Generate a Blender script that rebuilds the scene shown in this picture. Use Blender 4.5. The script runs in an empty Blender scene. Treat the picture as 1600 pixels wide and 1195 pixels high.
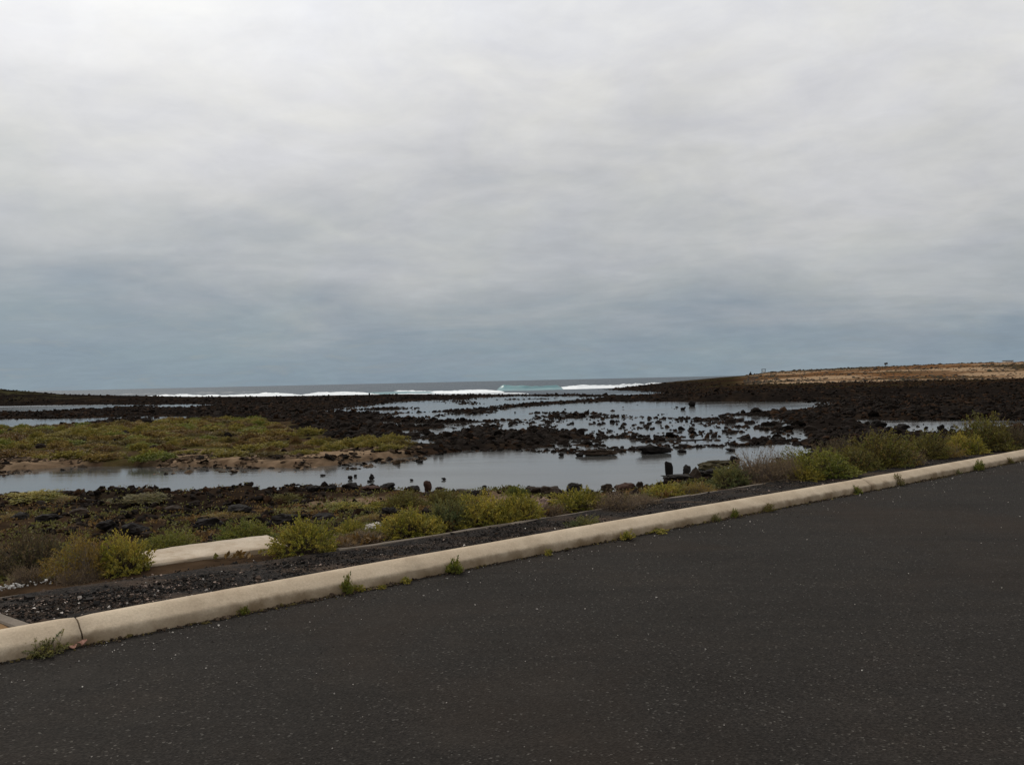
import bpy, math, random
import numpy as np
from mathutils import Vector, Matrix

SC = bpy.context.scene
COL = SC.collection
RNG = np.random.default_rng(7)
random.seed(7)

# ------------------------------------------------------------------ camera
F = 1386.0            # focal length in photo pixels (1600 wide)
CAM_H = 1.6           # eye height above the road
ROLL = math.atan(0.0219)
PITCH = -2.9 / F
WL = -1.4             # sea and lagoon level
cam = bpy.data.cameras.new('camera')
cam.sensor_fit = 'HORIZONTAL'
cam.sensor_width = 36.0
cam.lens = 36.0 * F / 1600.0
cam.clip_start = 0.05
cam.clip_end = 120000
cam_o = bpy.data.objects.new('camera', cam)
COL.objects.link(cam_o)
cam_o.matrix_world = (Matrix.Translation((0, 0, CAM_H)) @ Matrix.Rotation(PITCH, 4, 'X')
                      @ Matrix.Rotation(math.pi / 2, 4, 'X') @ Matrix.Rotation(-ROLL, 4, 'Z'))
SC.camera = cam_o
CAM_R = np.array(cam_o.matrix_world.to_3x3())

# ------------------------------------------------------------------ sky, sun, exposure
SUN_AZ, SUN_EL = math.radians(-36), math.radians(44)
SUN_V = Vector((math.sin(SUN_AZ) * math.cos(SUN_EL), math.cos(SUN_AZ) * math.cos(SUN_EL), math.sin(SUN_EL)))
world = bpy.data.worlds.new('World')
SC.world = world
world.use_nodes = True
nt = world.node_tree
nt.nodes.clear()


class NB:
    """Small helper for building node trees."""
    def __init__(self, tree):
        self.t = tree

    def n(self, typ, **kw):
        nd = self.t.nodes.new(typ)
        for k, v in kw.items():
            setattr(nd, k, v)
        return nd

    def put(self, sock, val):
        if val is None:
            return
        if isinstance(val, bpy.types.NodeSocket):
            self.t.links.new(val, sock)
        else:
            sock.default_value = val

    def math(self, op, a, b=None, c=None, clamp=False):
        nd = self.n('ShaderNodeMath', operation=op, use_clamp=clamp)
        for i, v in enumerate((a, b, c)):
            self.put(nd.inputs[i], v)
        return nd.outputs[0]

    def vmath(self, op, a, b=None, scale=None):
        nd = self.n('ShaderNodeVectorMath', operation=op)
        self.put(nd.inputs[0], a)
        if b is not None:
            self.put(nd.inputs[1], b)
        if scale is not None:
            self.put(nd.inputs[3], scale)
        return nd.outputs['Value'] if op in ('DOT_PRODUCT', 'LENGTH') else nd.outputs['Vector']

    def noise(self, vec, scale, detail=4.0, rough=0.55, dist=0.0, color=False):
        nd = self.n('ShaderNodeTexNoise')
        self.put(nd.inputs['Vector'], vec)
        nd.inputs['Scale'].default_value = scale
        nd.inputs['Detail'].default_value = detail
        nd.inputs['Roughness'].default_value = rough
        nd.inputs['Distortion'].default_value = dist
        return nd.outputs['Color' if color else 'Fac']

    def voronoi(self, vec, scale, out='Distance', feature='F1'):
        nd = self.n('ShaderNodeTexVoronoi', feature=feature)
        self.put(nd.inputs['Vector'], vec)
        nd.inputs['Scale'].default_value = scale
        return nd.outputs[out]

    def ramp(self, fac, stops, interp='LINEAR'):
        nd = self.n('ShaderNodeValToRGB')
        nd.color_ramp.interpolation = interp
        el = nd.color_ramp.elements
        while len(el) < len(stops):
            el.new(0.5)
        for e, (p, c) in zip(el, stops):
            e.position = p
            e.color = (c, c, c, 1) if isinstance(c, (int, float)) else (*c, 1)
        self.put(nd.inputs[0], fac)
        return nd.outputs[0]

    def mix(self, fac, a, b, blend='MIX'):
        nd = self.n('ShaderNodeMix', data_type='RGBA', blend_type=blend)
        self.put(nd.inputs[0], fac)
        for s, v in ((nd.inputs[6], a), (nd.inputs[7], b)):
            if isinstance(v, tuple) and len(v) == 3:
                v = (*v, 1)
            self.put(s, v)
        return nd.outputs[2]

    def maprange(self, v, a, b, c, d):
        nd = self.n('ShaderNodeMapRange')
        for i, x in enumerate((v, a, b, c, d)):
            self.put(nd.inputs[i], x)
        return nd.outputs[0]

    def mapping(self, vec, scale=(1, 1, 1), rot=(0, 0, 0), loc=(0, 0, 0)):
        nd = self.n('ShaderNodeMapping')
        self.put(nd.inputs['Vector'], vec)
        nd.inputs['Scale'].default_value = scale
        nd.inputs['Rotation'].default_value = rot
        nd.inputs['Location'].default_value = loc
        return nd.outputs[0]


w = NB(nt)
wdir = w.n('ShaderNodeTexCoord').outputs['Generated']
sep = w.n('ShaderNodeSeparateXYZ')
w.put(sep.inputs[0], wdir)
zc = w.math('MAXIMUM', sep.outputs[2], 0.0)
plane = w.vmath('SCALE', wdir, scale=w.math('DIVIDE', 1.0, w.math('ADD', zc, 0.16)))
cl_a = w.noise(w.mapping(plane, (0.8, 1.0, 0.0), (0, 0, 0.35), (3.1, 0.4, 0)), 1.25, 6, 0.55, 0.6)
cl_b = w.noise(w.mapping(plane, (0.9, 1.0, 0.0), (0, 0, 0.25), (7.0, 2.0, 0)), 3.4, 6, 0.55, 0.8)
cl_c = w.noise(w.mapping(wdir, (1, 1, 2.4), loc=(1.7, 0.2, 0.3)), 2.3, 5, 0.55)
lift = w.math('ADD', w.math('MULTIPLY', w.math('SUBTRACT', cl_a, 0.5), 0.24),
              w.math('MULTIPLY', w.math('SUBTRACT', cl_c, 0.5), 0.24))
lift = w.math('MULTIPLY', lift, w.maprange(zc, 0.0, 0.25, 0.55, 1.0))
coord = w.math('ADD', w.math('ADD', zc, lift), w.math('MULTIPLY', sep.outputs[0], 0.045))
grey = w.ramp(coord, [(0.0, (.235, .300, .345)), (0.045, (.265, .322, .362)), (0.10, (.36, .395, .415)), (0.20, (.545, .555, .555)),
                      (0.31, (.665, .67, .67)), (0.42, (.735, .745, .75)), (1.0, (.74, .75, .76))])
cl_d = w.noise(w.mapping(plane, (0.95, 1.0, 0.0), (0, 0, 0.5), (1.0, 5.0, 0)), 9.0, 6, 0.6, 0.6)
fine = w.math('ADD', w.maprange(cl_b, 0.25, 0.75, 0.95, 1.06), w.maprange(cl_d, 0.25, 0.75, -0.03, 0.035))
cl_e = w.noise(w.mapping(wdir, (1, 1, 2.0), (0.1, 0.25, 0), (4.7, 0.9, 2.3)), 7.5, 6, 0.58, 0.5)
fine = w.math('ADD', fine, w.maprange(cl_e, 0.3, 0.7, -0.055, 0.06))
grey = w.mix(1.0, grey, fine, 'MULTIPLY')
grey = w.mix(1.0, grey, w.ramp(cl_e, [(0.35, (.985, .985, 1.025)), (0.65, (1.01, 1.0, .985))]), 'MULTIPLY')
dotp = w.math('MAXIMUM', w.vmath('DOT_PRODUCT', wdir, tuple(SUN_V)), 0.0)
glow = w.math('MULTIPLY', w.math('POWER', dotp, 11.0), 0.62)
grey = w.mix(1.0, grey, w.vmath('SCALE', (1.0, 0.99, 0.97), scale=glow), 'ADD')
sky = w.n('ShaderNodeTexSky', sky_type='NISHITA')
sky.sun_disc = False
sky.sun_elevation = SUN_EL
sky.sun_rotation = SUN_AZ
sky.air_density = 1.0
sky.dust_density = 1.5
BG = 0.1
cloudcol = w.vmath('SCALE', grey, scale=1.0 / BG)
cover = w.maprange(cl_b, 0.2, 0.45, 0.93, 1.0)      # thin places let a little blue through
skycol = w.mix(cover, sky.outputs[0], cloudcol)
bg = w.n('ShaderNodeBackground')
w.put(bg.inputs[0], skycol)
bg.inputs[1].default_value = BG
w.put(w.n('ShaderNodeOutputWorld').inputs[0], bg.outputs[0])

sun = bpy.data.lights.new('sun', 'SUN')
sun.energy = 1.3
sun.angle = math.radians(14)
sun.color = (1.0, 0.93, 0.83)
sun_o = bpy.data.objects.new('sun', sun)
COL.objects.link(sun_o)
sun_o.location = (-20, 20, 40)
sun_o.rotation_euler = (-SUN_V).to_track_quat('-Z', 'Y').to_euler()

vs = SC.view_settings
vs.view_transform = 'Standard'
vs.look = 'None'
vs.exposure = 0.0
vs.gamma = 1.0
vs.use_curve_mapping = False
SC.cycles.max_bounces = 5
SC.cycles.diffuse_bounces = 3
SC.cycles.glossy_bounces = 3
SC.cycles.transmission_bounces = 2
SC.cycles.use_denoising = True


# ------------------------------------------------------------------ helpers
def ray(u, v):
    c = np.array([(u - 800.0) / F, -(v - 597.5) / F, -1.0])
    return CAM_R @ c


def at(u, v, z=WL):
    """The point of the level z seen at photo pixel (u, v)."""
    d = ray(u, v)
    t = (z - CAM_H) / d[2]
    return np.array([d[0] * t, d[1] * t, z])


def _hash(ix, iy, iz, seed):
    h = (ix * 374761393 + iy * 668265263 + iz * 2147483647 + seed * 974711) & 0xFFFFFFFF
    h = ((h ^ (h >> 13)) * 1274126177) & 0xFFFFFFFF
    h = ((h ^ (h >> 16)) * 2246822519) & 0xFFFFFFFF
    return ((h ^ (h >> 15)) & 0xFFFFFF) / float(0xFFFFFF)


def vnoise(x, y, z=None, seed=0):
    x = np.asarray(x, float)
    y = np.asarray(y, float)
    z = np.zeros_like(x) if z is None else np.asarray(z, float)
    ix, iy, iz = (np.floor(a).astype(np.int64) for a in (x, y, z))
    fx, fy, fz = x - ix, y - iy, z - iz
    fx, fy, fz = (a * a * (3 - 2 * a) for a in (fx, fy, fz))
    r = 0
    for dx in (0, 1):
        for dy in (0, 1):
            for dz in (0, 1):
                wgt = (fx if dx else 1 - fx) * (fy if dy else 1 - fy) * (fz if dz else 1 - fz)
                r = r + wgt * _hash(ix + dx, iy + dy, iz + dz, seed)
    return r


def fbm(x, y, scale, octaves=4, seed=0, gain=0.5):
    a, s, r, tot = 1.0, scale, 0.0, 0.0
    for i in range(octaves):
        r = r + a * vnoise(x * s + 17.3 * i, y * s - 9.1 * i, None, seed + i)
        tot += a
        a *= gain
        s *= 2.03
    return r / tot


def sstep(a, b, x):
    t = np.clip((x - a) / (b - a), 0, 1)
    return t * t * (3 - 2 * t)


def poly_sd(poly, x, y):
    """Signed distance to a polygon, positive inside."""
    p = np.asarray(poly)[:, :2]
    inside = np.zeros(x.shape, bool)
    d2 = np.full(x.shape, 1e18)
    for (x0, y0), (x1, y1) in zip(p, np.roll(p, -1, 0)):
        ex, ey = x1 - x0, y1 - y0
        t = np.clip(((x - x0) * ex + (y - y0) * ey) / (ex * ex + ey * ey + 1e-12), 0, 1)
        d2 = np.minimum(d2, (x - x0 - t * ex) ** 2 + (y - y0 - t * ey) ** 2)
        c = (y0 > y) != (y1 > y)
        xi = x0 + (y - y0) * ex / (ey if abs(ey) > 1e-12 else 1e-12)
        inside ^= c & (x < xi)
    return np.where(inside, 1, -1) * np.sqrt(d2)


def tag(o, label=None, cat=None, group=None, kind=None):
    for k, v in (('label', label), ('category', cat), ('group', group), ('kind', kind)):
        if v:
            o[k] = v
    return o


def make_mesh(name, co, faces_idx, sizes, mat=None, col=None, smooth=False):
    """co (n,3), faces_idx flat vertex indices, sizes: int or array of face sizes."""
    me = bpy.data.meshes.new(name)
    co = np.asarray(co, np.float32)
    fi = np.asarray(faces_idx, np.int32).ravel()
    if np.isscalar(sizes):
        sizes = np.full(len(fi) // sizes, sizes, np.int32)
    sizes = np.asarray(sizes, np.int32)
    me.vertices.add(len(co))
    me.vertices.foreach_set('co', co.ravel())
    me.loops.add(len(fi))
    me.loops.foreach_set('vertex_index', fi)
    me.polygons.add(len(sizes))
    me.polygons.foreach_set('loop_start', np.concatenate([[0], np.cumsum(sizes)[:-1]]).astype(np.int32))
    me.polygons.foreach_set('loop_total', sizes)
    me.polygons.foreach_set('use_smooth', np.full(len(sizes), smooth, bool))
    if col is not None:
        ca = me.color_attributes.new('tint', 'FLOAT_COLOR', 'POINT')
        c4 = np.ones((len(co), 4), np.float32)
        c4[:, :3] = col
        ca.data.foreach_set('color', c4.ravel())
    me.update()
    me.validate()
    if mat:
        me.materials.append(mat)
    return me


def link(name, me, parent=None, loc=None, rotz=0.0, scale=None):
    o = bpy.data.objects.new(name, me)
    COL.objects.link(o)
    if parent:
        o.parent = parent
    if loc is not None:
        o.location = loc
    if rotz:
        o.rotation_euler = (0, 0, rotz)
    if scale is not None:
        o.scale = scale
    return o


def grid_faces(nr, nc):
    i = np.arange(nr - 1)[:, None] * nc + np.arange(nc - 1)[None, :]
    return np.stack([i, i + 1, i + nc + 1, i + nc], -1).reshape(-1, 4)


# ------------------------------------------------------------------ materials
def new_mat(name):
    m = bpy.data.materials.new(name)
    m.use_nodes = True
    m.node_tree.nodes.clear()
    b = NB(m.node_tree)
    pr = b.n('ShaderNodeBsdfPrincipled')
    out = b.n('ShaderNodeOutputMaterial')
    b.put(out.inputs[0], pr.outputs[0])
    pos = b.n('ShaderNodeNewGeometry').outputs['Position']
    return m, b, pr, pos


def bump(b, pr, height, strength, dist):
    nd = b.n('ShaderNodeBump')
    nd.inputs['Strength'].default_value = strength
    nd.inputs['Distance'].default_value = dist
    b.put(nd.inputs['Height'], height)
    b.put(pr.inputs['Normal'], nd.outputs[0])


def tint(b):
    return b.n('ShaderNodeVertexColor', layer_name='tint').outputs[0]


def mat_tinted(name, scale, lo, hi, rough, bstr=0.0, bdist=0.01, bscale=None, local=False, spec=0.3):
    m, b, pr, pos = new_mat(name)
    if local:
        pos = b.n('ShaderNodeTexCoord').outputs['Object']
    f = b.maprange(b.noise(pos, scale, 6, 0.65), 0.25, 0.75, lo, hi)
    b.put(pr.inputs['Base Color'], b.mix(1.0, tint(b), f, 'MULTIPLY'))
    pr.inputs['Roughness'].default_value = rough
    pr.inputs['Specular IOR Level'].default_value = spec
    if bstr:
        bump(b, pr, b.noise(pos, bscale or scale * 2, 5, 0.65), bstr, bdist)
    return m


def mat_leaf(name):
    m, b, pr, pos = new_mat(name)
    c = tint(b)
    b.put(pr.inputs['Base Color'], c)
    pr.inputs['Roughness'].default_value = 0.6
    pr.inputs['Specular IOR Level'].default_value = 0.25
    tr = b.n('ShaderNodeBsdfTranslucent')
    b.put(tr.inputs[0], c)
    mx = b.n('ShaderNodeMixShader')
    mx.inputs[0].default_value = 0.28
    b.put(mx.inputs[1], pr.outputs[0])
    b.put(mx.inputs[2], tr.outputs[0])
    out = [n for n in m.node_tree.nodes if n.type == 'OUTPUT_MATERIAL'][0]
    b.put(out.inputs[0], mx.outputs[0])
    return m


M = {}
M['lava'] = mat_tinted('lava_rock', 9.0, 0.4, 1.6, 0.92, 0.9, 0.03, 14.0, spec=0.04)
M['stone'] = mat_tinted('shore_stone', 6.0, 0.5, 1.45, 0.85, 0.8, 0.02, 16.0, local=True, spec=0.12)
M['pebble'] = mat_tinted('gravel_pebble', 30.0, 0.75, 1.25, 0.9, spec=0.1)
M['leaf'] = mat_leaf('shrub_leaf')
M['twig'] = mat_tinted('shrub_twig', 25.0, 0.7, 1.3, 0.85)
M['ground'] = mat_tinted('shore_ground', 2.3, 0.45, 1.5, 0.93, 0.7, 0.06, 5.0, spec=0.0)

# asphalt: dark binder, packed dark aggregate, pale chips, brownish worn patches
m, b, pr, pos = new_mat('asphalt')
M['asphalt'] = m
agg = b.voronoi(pos, 95.0, 'Color')
aggv = b.n('ShaderNodeSeparateColor')
b.put(aggv.inputs[0], agg)
chip = b.math('GREATER_THAN', aggv.outputs[0], 0.965)
chip2 = b.math('MULTIPLY', chip, aggv.outputs[1])
base = b.ramp(aggv.outputs[2], [(0.0, (.0135, .0116, .0097)), (0.6, (.0205, .0176, .0148)), (1.0, (.030, .026, .022))])
base = b.mix(b.math('MULTIPLY', chip2, 0.45), base, (.17, .16, .14))
patch = b.ramp(b.noise(pos, 0.8, 5, 0.6), [(0.35, (.88, .86, .84)), (0.5, (1, 1, 1)), (0.68, (1.14, 1.09, 1.04))])
base = b.mix(1.0, base, patch, 'MULTIPLY')
worn = b.ramp(b.noise(pos, 0.33, 6, 0.62, 0.4), [(0.50, 0.0), (0.66, 0.55)])
base = b.mix(worn, base, (.028, .0195, .0135))
dusty = b.ramp(b.noise(pos, 1.7, 6, 0.65), [(0.55, 0.0), (0.75, 0.35)])
base = b.mix(dusty, base, (.040, .034, .028))
streak = b.noise(b.mapping(pos, (0.35, 3.0, 1), (0, 0, math.radians(40.6))), 1.6, 4, 0.55)
base = b.mix(1.0, base, b.maprange(streak, 0.3, 0.7, 0.9, 1.1), 'MULTIPLY')
b.put(pr.inputs['Base Color'], base)
pr.inputs['Roughness'].default_value = 0.9
pr.inputs['Specular IOR Level'].default_value = 0.08
hgt = b.math('ADD', b.voronoi(pos, 95.0), b.math('MULTIPLY', b.noise(pos, 40.0, 4), 0.8))
bump(b, pr, hgt, 0.6, 0.006)


def mat_concrete(name, c0, c1, dirt):
    m, b, pr, pos = new_mat(name)
    n1 = b.noise(pos, 2.2, 7, 0.65)
    c = b.ramp(n1, [(0.28, c0), (0.72, c1)])
    fine_n = b.maprange(b.noise(pos, 70.0, 4, 0.7), 0.3, 0.7, 0.84, 1.12)
    c = b.mix(1.0, c, fine_n, 'MULTIPLY')
    z = b.n('ShaderNodeSeparateXYZ')
    b.put(z.inputs[0], pos)
    edge = b.math('ADD', z.outputs[2], b.math('MULTIPLY', b.math('SUBTRACT', b.noise(pos, 7.0, 5, 0.65), 0.5), 0.16))
    low = b.ramp(edge, [(0.0, 1.0), (0.05, 0.75), (0.085, 0.0)])                   # splash dirt and moss stains at the foot, plus painted-in shade of the front
    stain_shade = b.math('MULTIPLY', low, b.ramp(b.noise(pos, 3.1, 5, 0.6), [(0.30, 0.25), (0.62, 0.95)]))
    c = b.mix(stain_shade, c, dirt)
    blot = b.ramp(b.noise(pos, 1.9, 7, 0.68), [(0.52, 0.0), (0.74, 0.42)])
    c = b.mix(blot, c, tuple(x * 0.55 for x in c0))
    b.put(pr.inputs['Base Color'], c)
    pr.inputs['Roughness'].default_value = 0.9
    pr.inputs['Specular IOR Level'].default_value = 0.25
    bump(b, pr, b.math('ADD', b.noise(pos, 60.0, 5, 0.7), b.math('MULTIPLY', b.noise(pos, 9.0, 4), 1.5)), 0.35, 0.008)
    return m


M['kerb'] = mat_concrete('kerb_concrete', (.375, .288, .195), (.57, .465, .335), (.155, .103, .052))
M['edging'] = mat_concrete('edging_concrete', (.10, .08, .06), (.20, .162, .125), (.05, .038, .022))
M['block'] = mat_concrete('block_concrete', (.42, .34, .25), (.52, .44, .34), (.30, .22, .14))

# path of black volcanic grit with brown dust
m, b, pr, pos = new_mat('path_grit')
M['path'] = m
gr = b.n('ShaderNodeSeparateColor')
b.put(gr.inputs[0], b.voronoi(pos, 60.0, 'Color'))
c = b.ramp(gr.outputs[0], [(0.0, (.008, .0072, .0065)), (0.75, (.022, .0185, .016)), (1.0, (.055, .044, .036))])
dust = b.ramp(b.noise(b.mapping(pos, (0.45, 1.6, 1), (0, 0, math.radians(-40.6))), 2.1, 6, 0.65), [(0.5, 0.0), (0.68, 0.75)])
c = b.mix(dust, c, (.085, .056, .036))
b.put(pr.inputs['Base Color'], c)
pr.inputs['Roughness'].default_value = 0.93
pr.inputs['Specular IOR Level'].default_value = 0.08
bump(b, pr, b.math('ADD', b.voronoi(pos, 60.0), b.noise(pos, 9.0, 5)), 0.9, 0.015)


def mat_water(name, base, rough, scales, strength, dist, spec=0.5):
    m, b, pr, pos = new_mat(name)
    pr.inputs['Base Color'].default_value = (*base, 1)
    wind = b.noise(b.mapping(pos, (0.10, 0.5, 1), (0, 0, 0.12)), 0.7, 4, 0.6)      # gusts roughen the surface in streaks
    b.put(pr.inputs['Roughness'], b.maprange(wind, 0.35, 0.65, rough * 0.55, rough * 1.5))
    pr.inputs['IOR'].default_value = 1.333
    pr.inputs['Specular IOR Level'].default_value = spec
    h = None
    for sc, wgt in scales:
        nz = b.math('MULTIPLY', b.noise(b.mapping(pos, (0.5, 1, 1), (0, 0, 0.2)), sc, 3, 0.55), wgt)
        h = nz if h is None else b.math('ADD', h, nz)
    bump(b, pr, h, strength, dist)
    return m


M['lagoon'] = mat_water('lagoon_water', (.060, .060, .056), 0.11, [(1.3, 0.5), (6.0, 0.25)], 0.22, 0.06)
M['sea'] = mat_water('sea_water', (.036, .056, .074), 0.45, [(0.25, 1.0), (1.1, 0.35)], 0.9, 0.6, 0.22)
m, b, pr, pos = new_mat('wave_foam')
M['foam'] = m
c = b.ramp(b.noise(pos, 0.9, 6, 0.7), [(0.3, (.66, .72, .73)), (0.5, (.86, .88, .88))])
b.put(pr.inputs['Base Color'], c)
pr.inputs['Roughness'].default_value = 0.95
pr.inputs['Subsurface Weight'].default_value = 0.0
m, b, pr, pos = new_mat('wave_face')
M['wave'] = m
c = b.ramp(b.noise(b.mapping(pos, (0.12, 0.12, 1.5)), 1.2, 5, 0.6), [(0.35, (.045, .15, .17)), (0.62, (.10, .24, .25)), (0.80, (.45, .55, .55))])
b.put(pr.inputs['Base Color'], c)
pr.inputs['Roughness'].default_value = 0.3
pr.inputs['IOR'].default_value = 1.333

# ------------------------------------------------------------------ the shape of the land
RD = np.array([0.7588, 0.6513])       # direction of the road
RN = np.array([-0.6513, 0.7588])      # towards the sea
KERB_D = 6.0


def sd_xy(s, d):
    s, d = np.asarray(s, float), np.asarray(d, float)
    return s[..., None] * RD + d[..., None] * RN


def kerb_line(s):
    """distance of the kerb's foot from the camera's line, slightly wandering"""
    return KERB_D + 0.035 * np.sin((s - 2.5) * 0.42) * np.exp(-((s - 6) / 14.0) ** 2)


PZ = WL + 0.06


def PW(*pts):
    vm = (min(p[1] for p in pts) + max(p[1] for p in pts)) / 2
    return np.array([at(u, v, WL if v < vm else WL + 0.2)[:2] for u, v in pts])


def P(*pts, z=PZ):
    return np.array([at(u, v, z)[:2] for u, v in pts])


LAGOON = np.vstack([
    P((-220, 772), (0, 769), (110, 770), (180, 766), (300, 766), (440, 765), (520, 761), (640, 762), (740, 768), (800, 775), (900, 776), (1010, 772), (1050, 758),
      (1100, 748), (1170, 738), (1240, 722), (1300, 705), z=WL + 0.26),
    P((1262, 696), (1215, 694), (1150, 696), (1090, 698), (1000, 706), (905, 708), (850, 705), (800, 703), (740, 705), (690, 709), (640, 715), (600, 719),
      (520, 727), (460, 731), (400, 731), (330, 729), (262, 731), (200, 729), (110, 729), (60, 733), (0, 737), (-220, 745), z=WL)])
WATER = [
    LAGOON,
    PW((-200, 641), (-200, 636), (0, 634.5), (60, 633.5), (150, 632.6), (232, 632.2), (222, 635), (130, 638.5), (60, 641.5)),
    PW((-200, 664), (-200, 655), (0, 655), (60, 655), (120, 653.5), (212, 651), (205, 654), (130, 659.5), (50, 664.5)),
    PW((480, 642), (540, 635), (600, 630.5), (660, 626), (702, 624.5), (708, 629), (735, 631.5), (790, 628), (840, 624.5),
      (800, 632), (760, 636), (700, 639), (650, 642), (580, 642.5), (520, 642)),
    PW((735, 646), (790, 638), (850, 633), (905, 629.5), (950, 627.5), (1000, 627), (1100, 628), (1200, 627), (1290, 628),
      (1298, 633), (1250, 639), (1205, 641), (1150, 643), (1165, 648), (1100, 649.5), (1050, 649), (985, 647.5), (900, 641), (850, 641), (800, 646)),
    PW((715, 624.5), (760, 621), (800, 619), (860, 619), (945, 620), (905, 624.5), (850, 626.5), (800, 629), (740, 629)),
    PW((228, 635), (240, 632), (300, 631.5), (345, 632.5), (300, 634.5)),
    PW((215, 656), (235, 651.5), (300, 650.5), (310, 652.5), (260, 656)),
    PW((585, 650), (620, 645), (690, 643.5), (720, 645), (660, 648.5), (620, 651)),
    PW((850, 662), (870, 654), (960, 653), (1040, 655), (1120, 660), (1200, 666), (1240, 673), (1190, 677), (1090, 676), (1000, 675), (920, 674), (870, 670)),
    PW((1125, 650), (1150, 648.5), (1200, 650), (1240, 654.5), (1225, 657), (1180, 656), (1140, 653.5)),
    PW((1286, 655), (1330, 655), (1400, 657), (1500, 657), (1620, 657), (1700, 660), (1700, 672), (1600, 674), (1540, 676), (1490, 682), (1440, 680), (1400, 673), (1340, 662)),
    PW((920, 687), (950, 682), (1010, 686), (1040, 690), (990, 693), (940, 692)),
    PW((640, 652), (700, 647), (780, 645), (850, 646), (850, 650), (780, 652), (700, 655)),
    PW((770, 664), (830, 659), (850, 664), (820, 669), (780, 669)),
]
POOL_B = [p for p in WATER if len(p) == 12][0]
POOL_H = [p for p in WATER if len(p) == 13][0]
_e = [at(700, 617.5)[:2], at(790, 616.8)[:2], at(900, 618.8)[:2], at(985, 618.5)[:2], at(1045, 614.8)[:2], at(1005, 611.5)[:2], at(942, 608.6)[:2]]
SEA = np.array([(-900, 232), (-70, 236), (-34, 226)] + [tuple(p) for p in _e] + [(60, 360), (118, 560), (420, 900), (420, 3000), (-900, 3000)])
BARS = [P((775, 617.2), (830, 616.2), (900, 616.2), (985, 617.2), (985, 618.6), (900, 618.3), (830, 618.2)),
        P((800, 622.8), (850, 622.2), (852, 623), (800, 624)),
        P((560, 639.5), (600, 636.5), (630, 637), (640, 639.5))]
GREEN = P((-250, 668), (0, 664), (100, 667), (230, 662), (330, 657), (400, 658), (440, 672), (470, 690), (560, 695), (640, 689), (636, 700), (560, 706),
          (480, 716), (420, 720), (345, 722), (300, 714), (262, 724), (200, 727), (130, 726), (60, 723), (0, 724), (-250, 737))
SANDS = [P((-250, 752), (-250, 733), (0, 720), (90, 718), (130, 724), (110, 733), (60, 736), (0, 741)),
         P((255, 737), (262, 722), (300, 710), (340, 722), (420, 722), (480, 712), (560, 706), (640, 700), (648, 716), (600, 724), (520, 732), (440, 735), (340, 733))]
LEDGE = P((100, 771), (300, 764), (490, 764), (505, 774), (420, 796), (250, 802), (120, 792), z=-1.12)
RUBBLE = P((560, 650), (700, 645), (850, 642), (1000, 650), (1250, 655), (1330, 668), (1290, 700), (1000, 712), (800, 708), (690, 708), (600, 690))

BANK_D = [-400, 0.02, 0.10, 0.19, 1.04, 1.12, 2.3, 3.2, 5.0, 8.0, 12.0, 20.0, 30.0, 400]
BANK_Z = [-0.04, -0.04, 0.03, 0.085, 0.085, 0.06, 0.0, -0.22, -0.62, -0.95, -1.08, -1.15, -1.22, -1.24]


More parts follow.
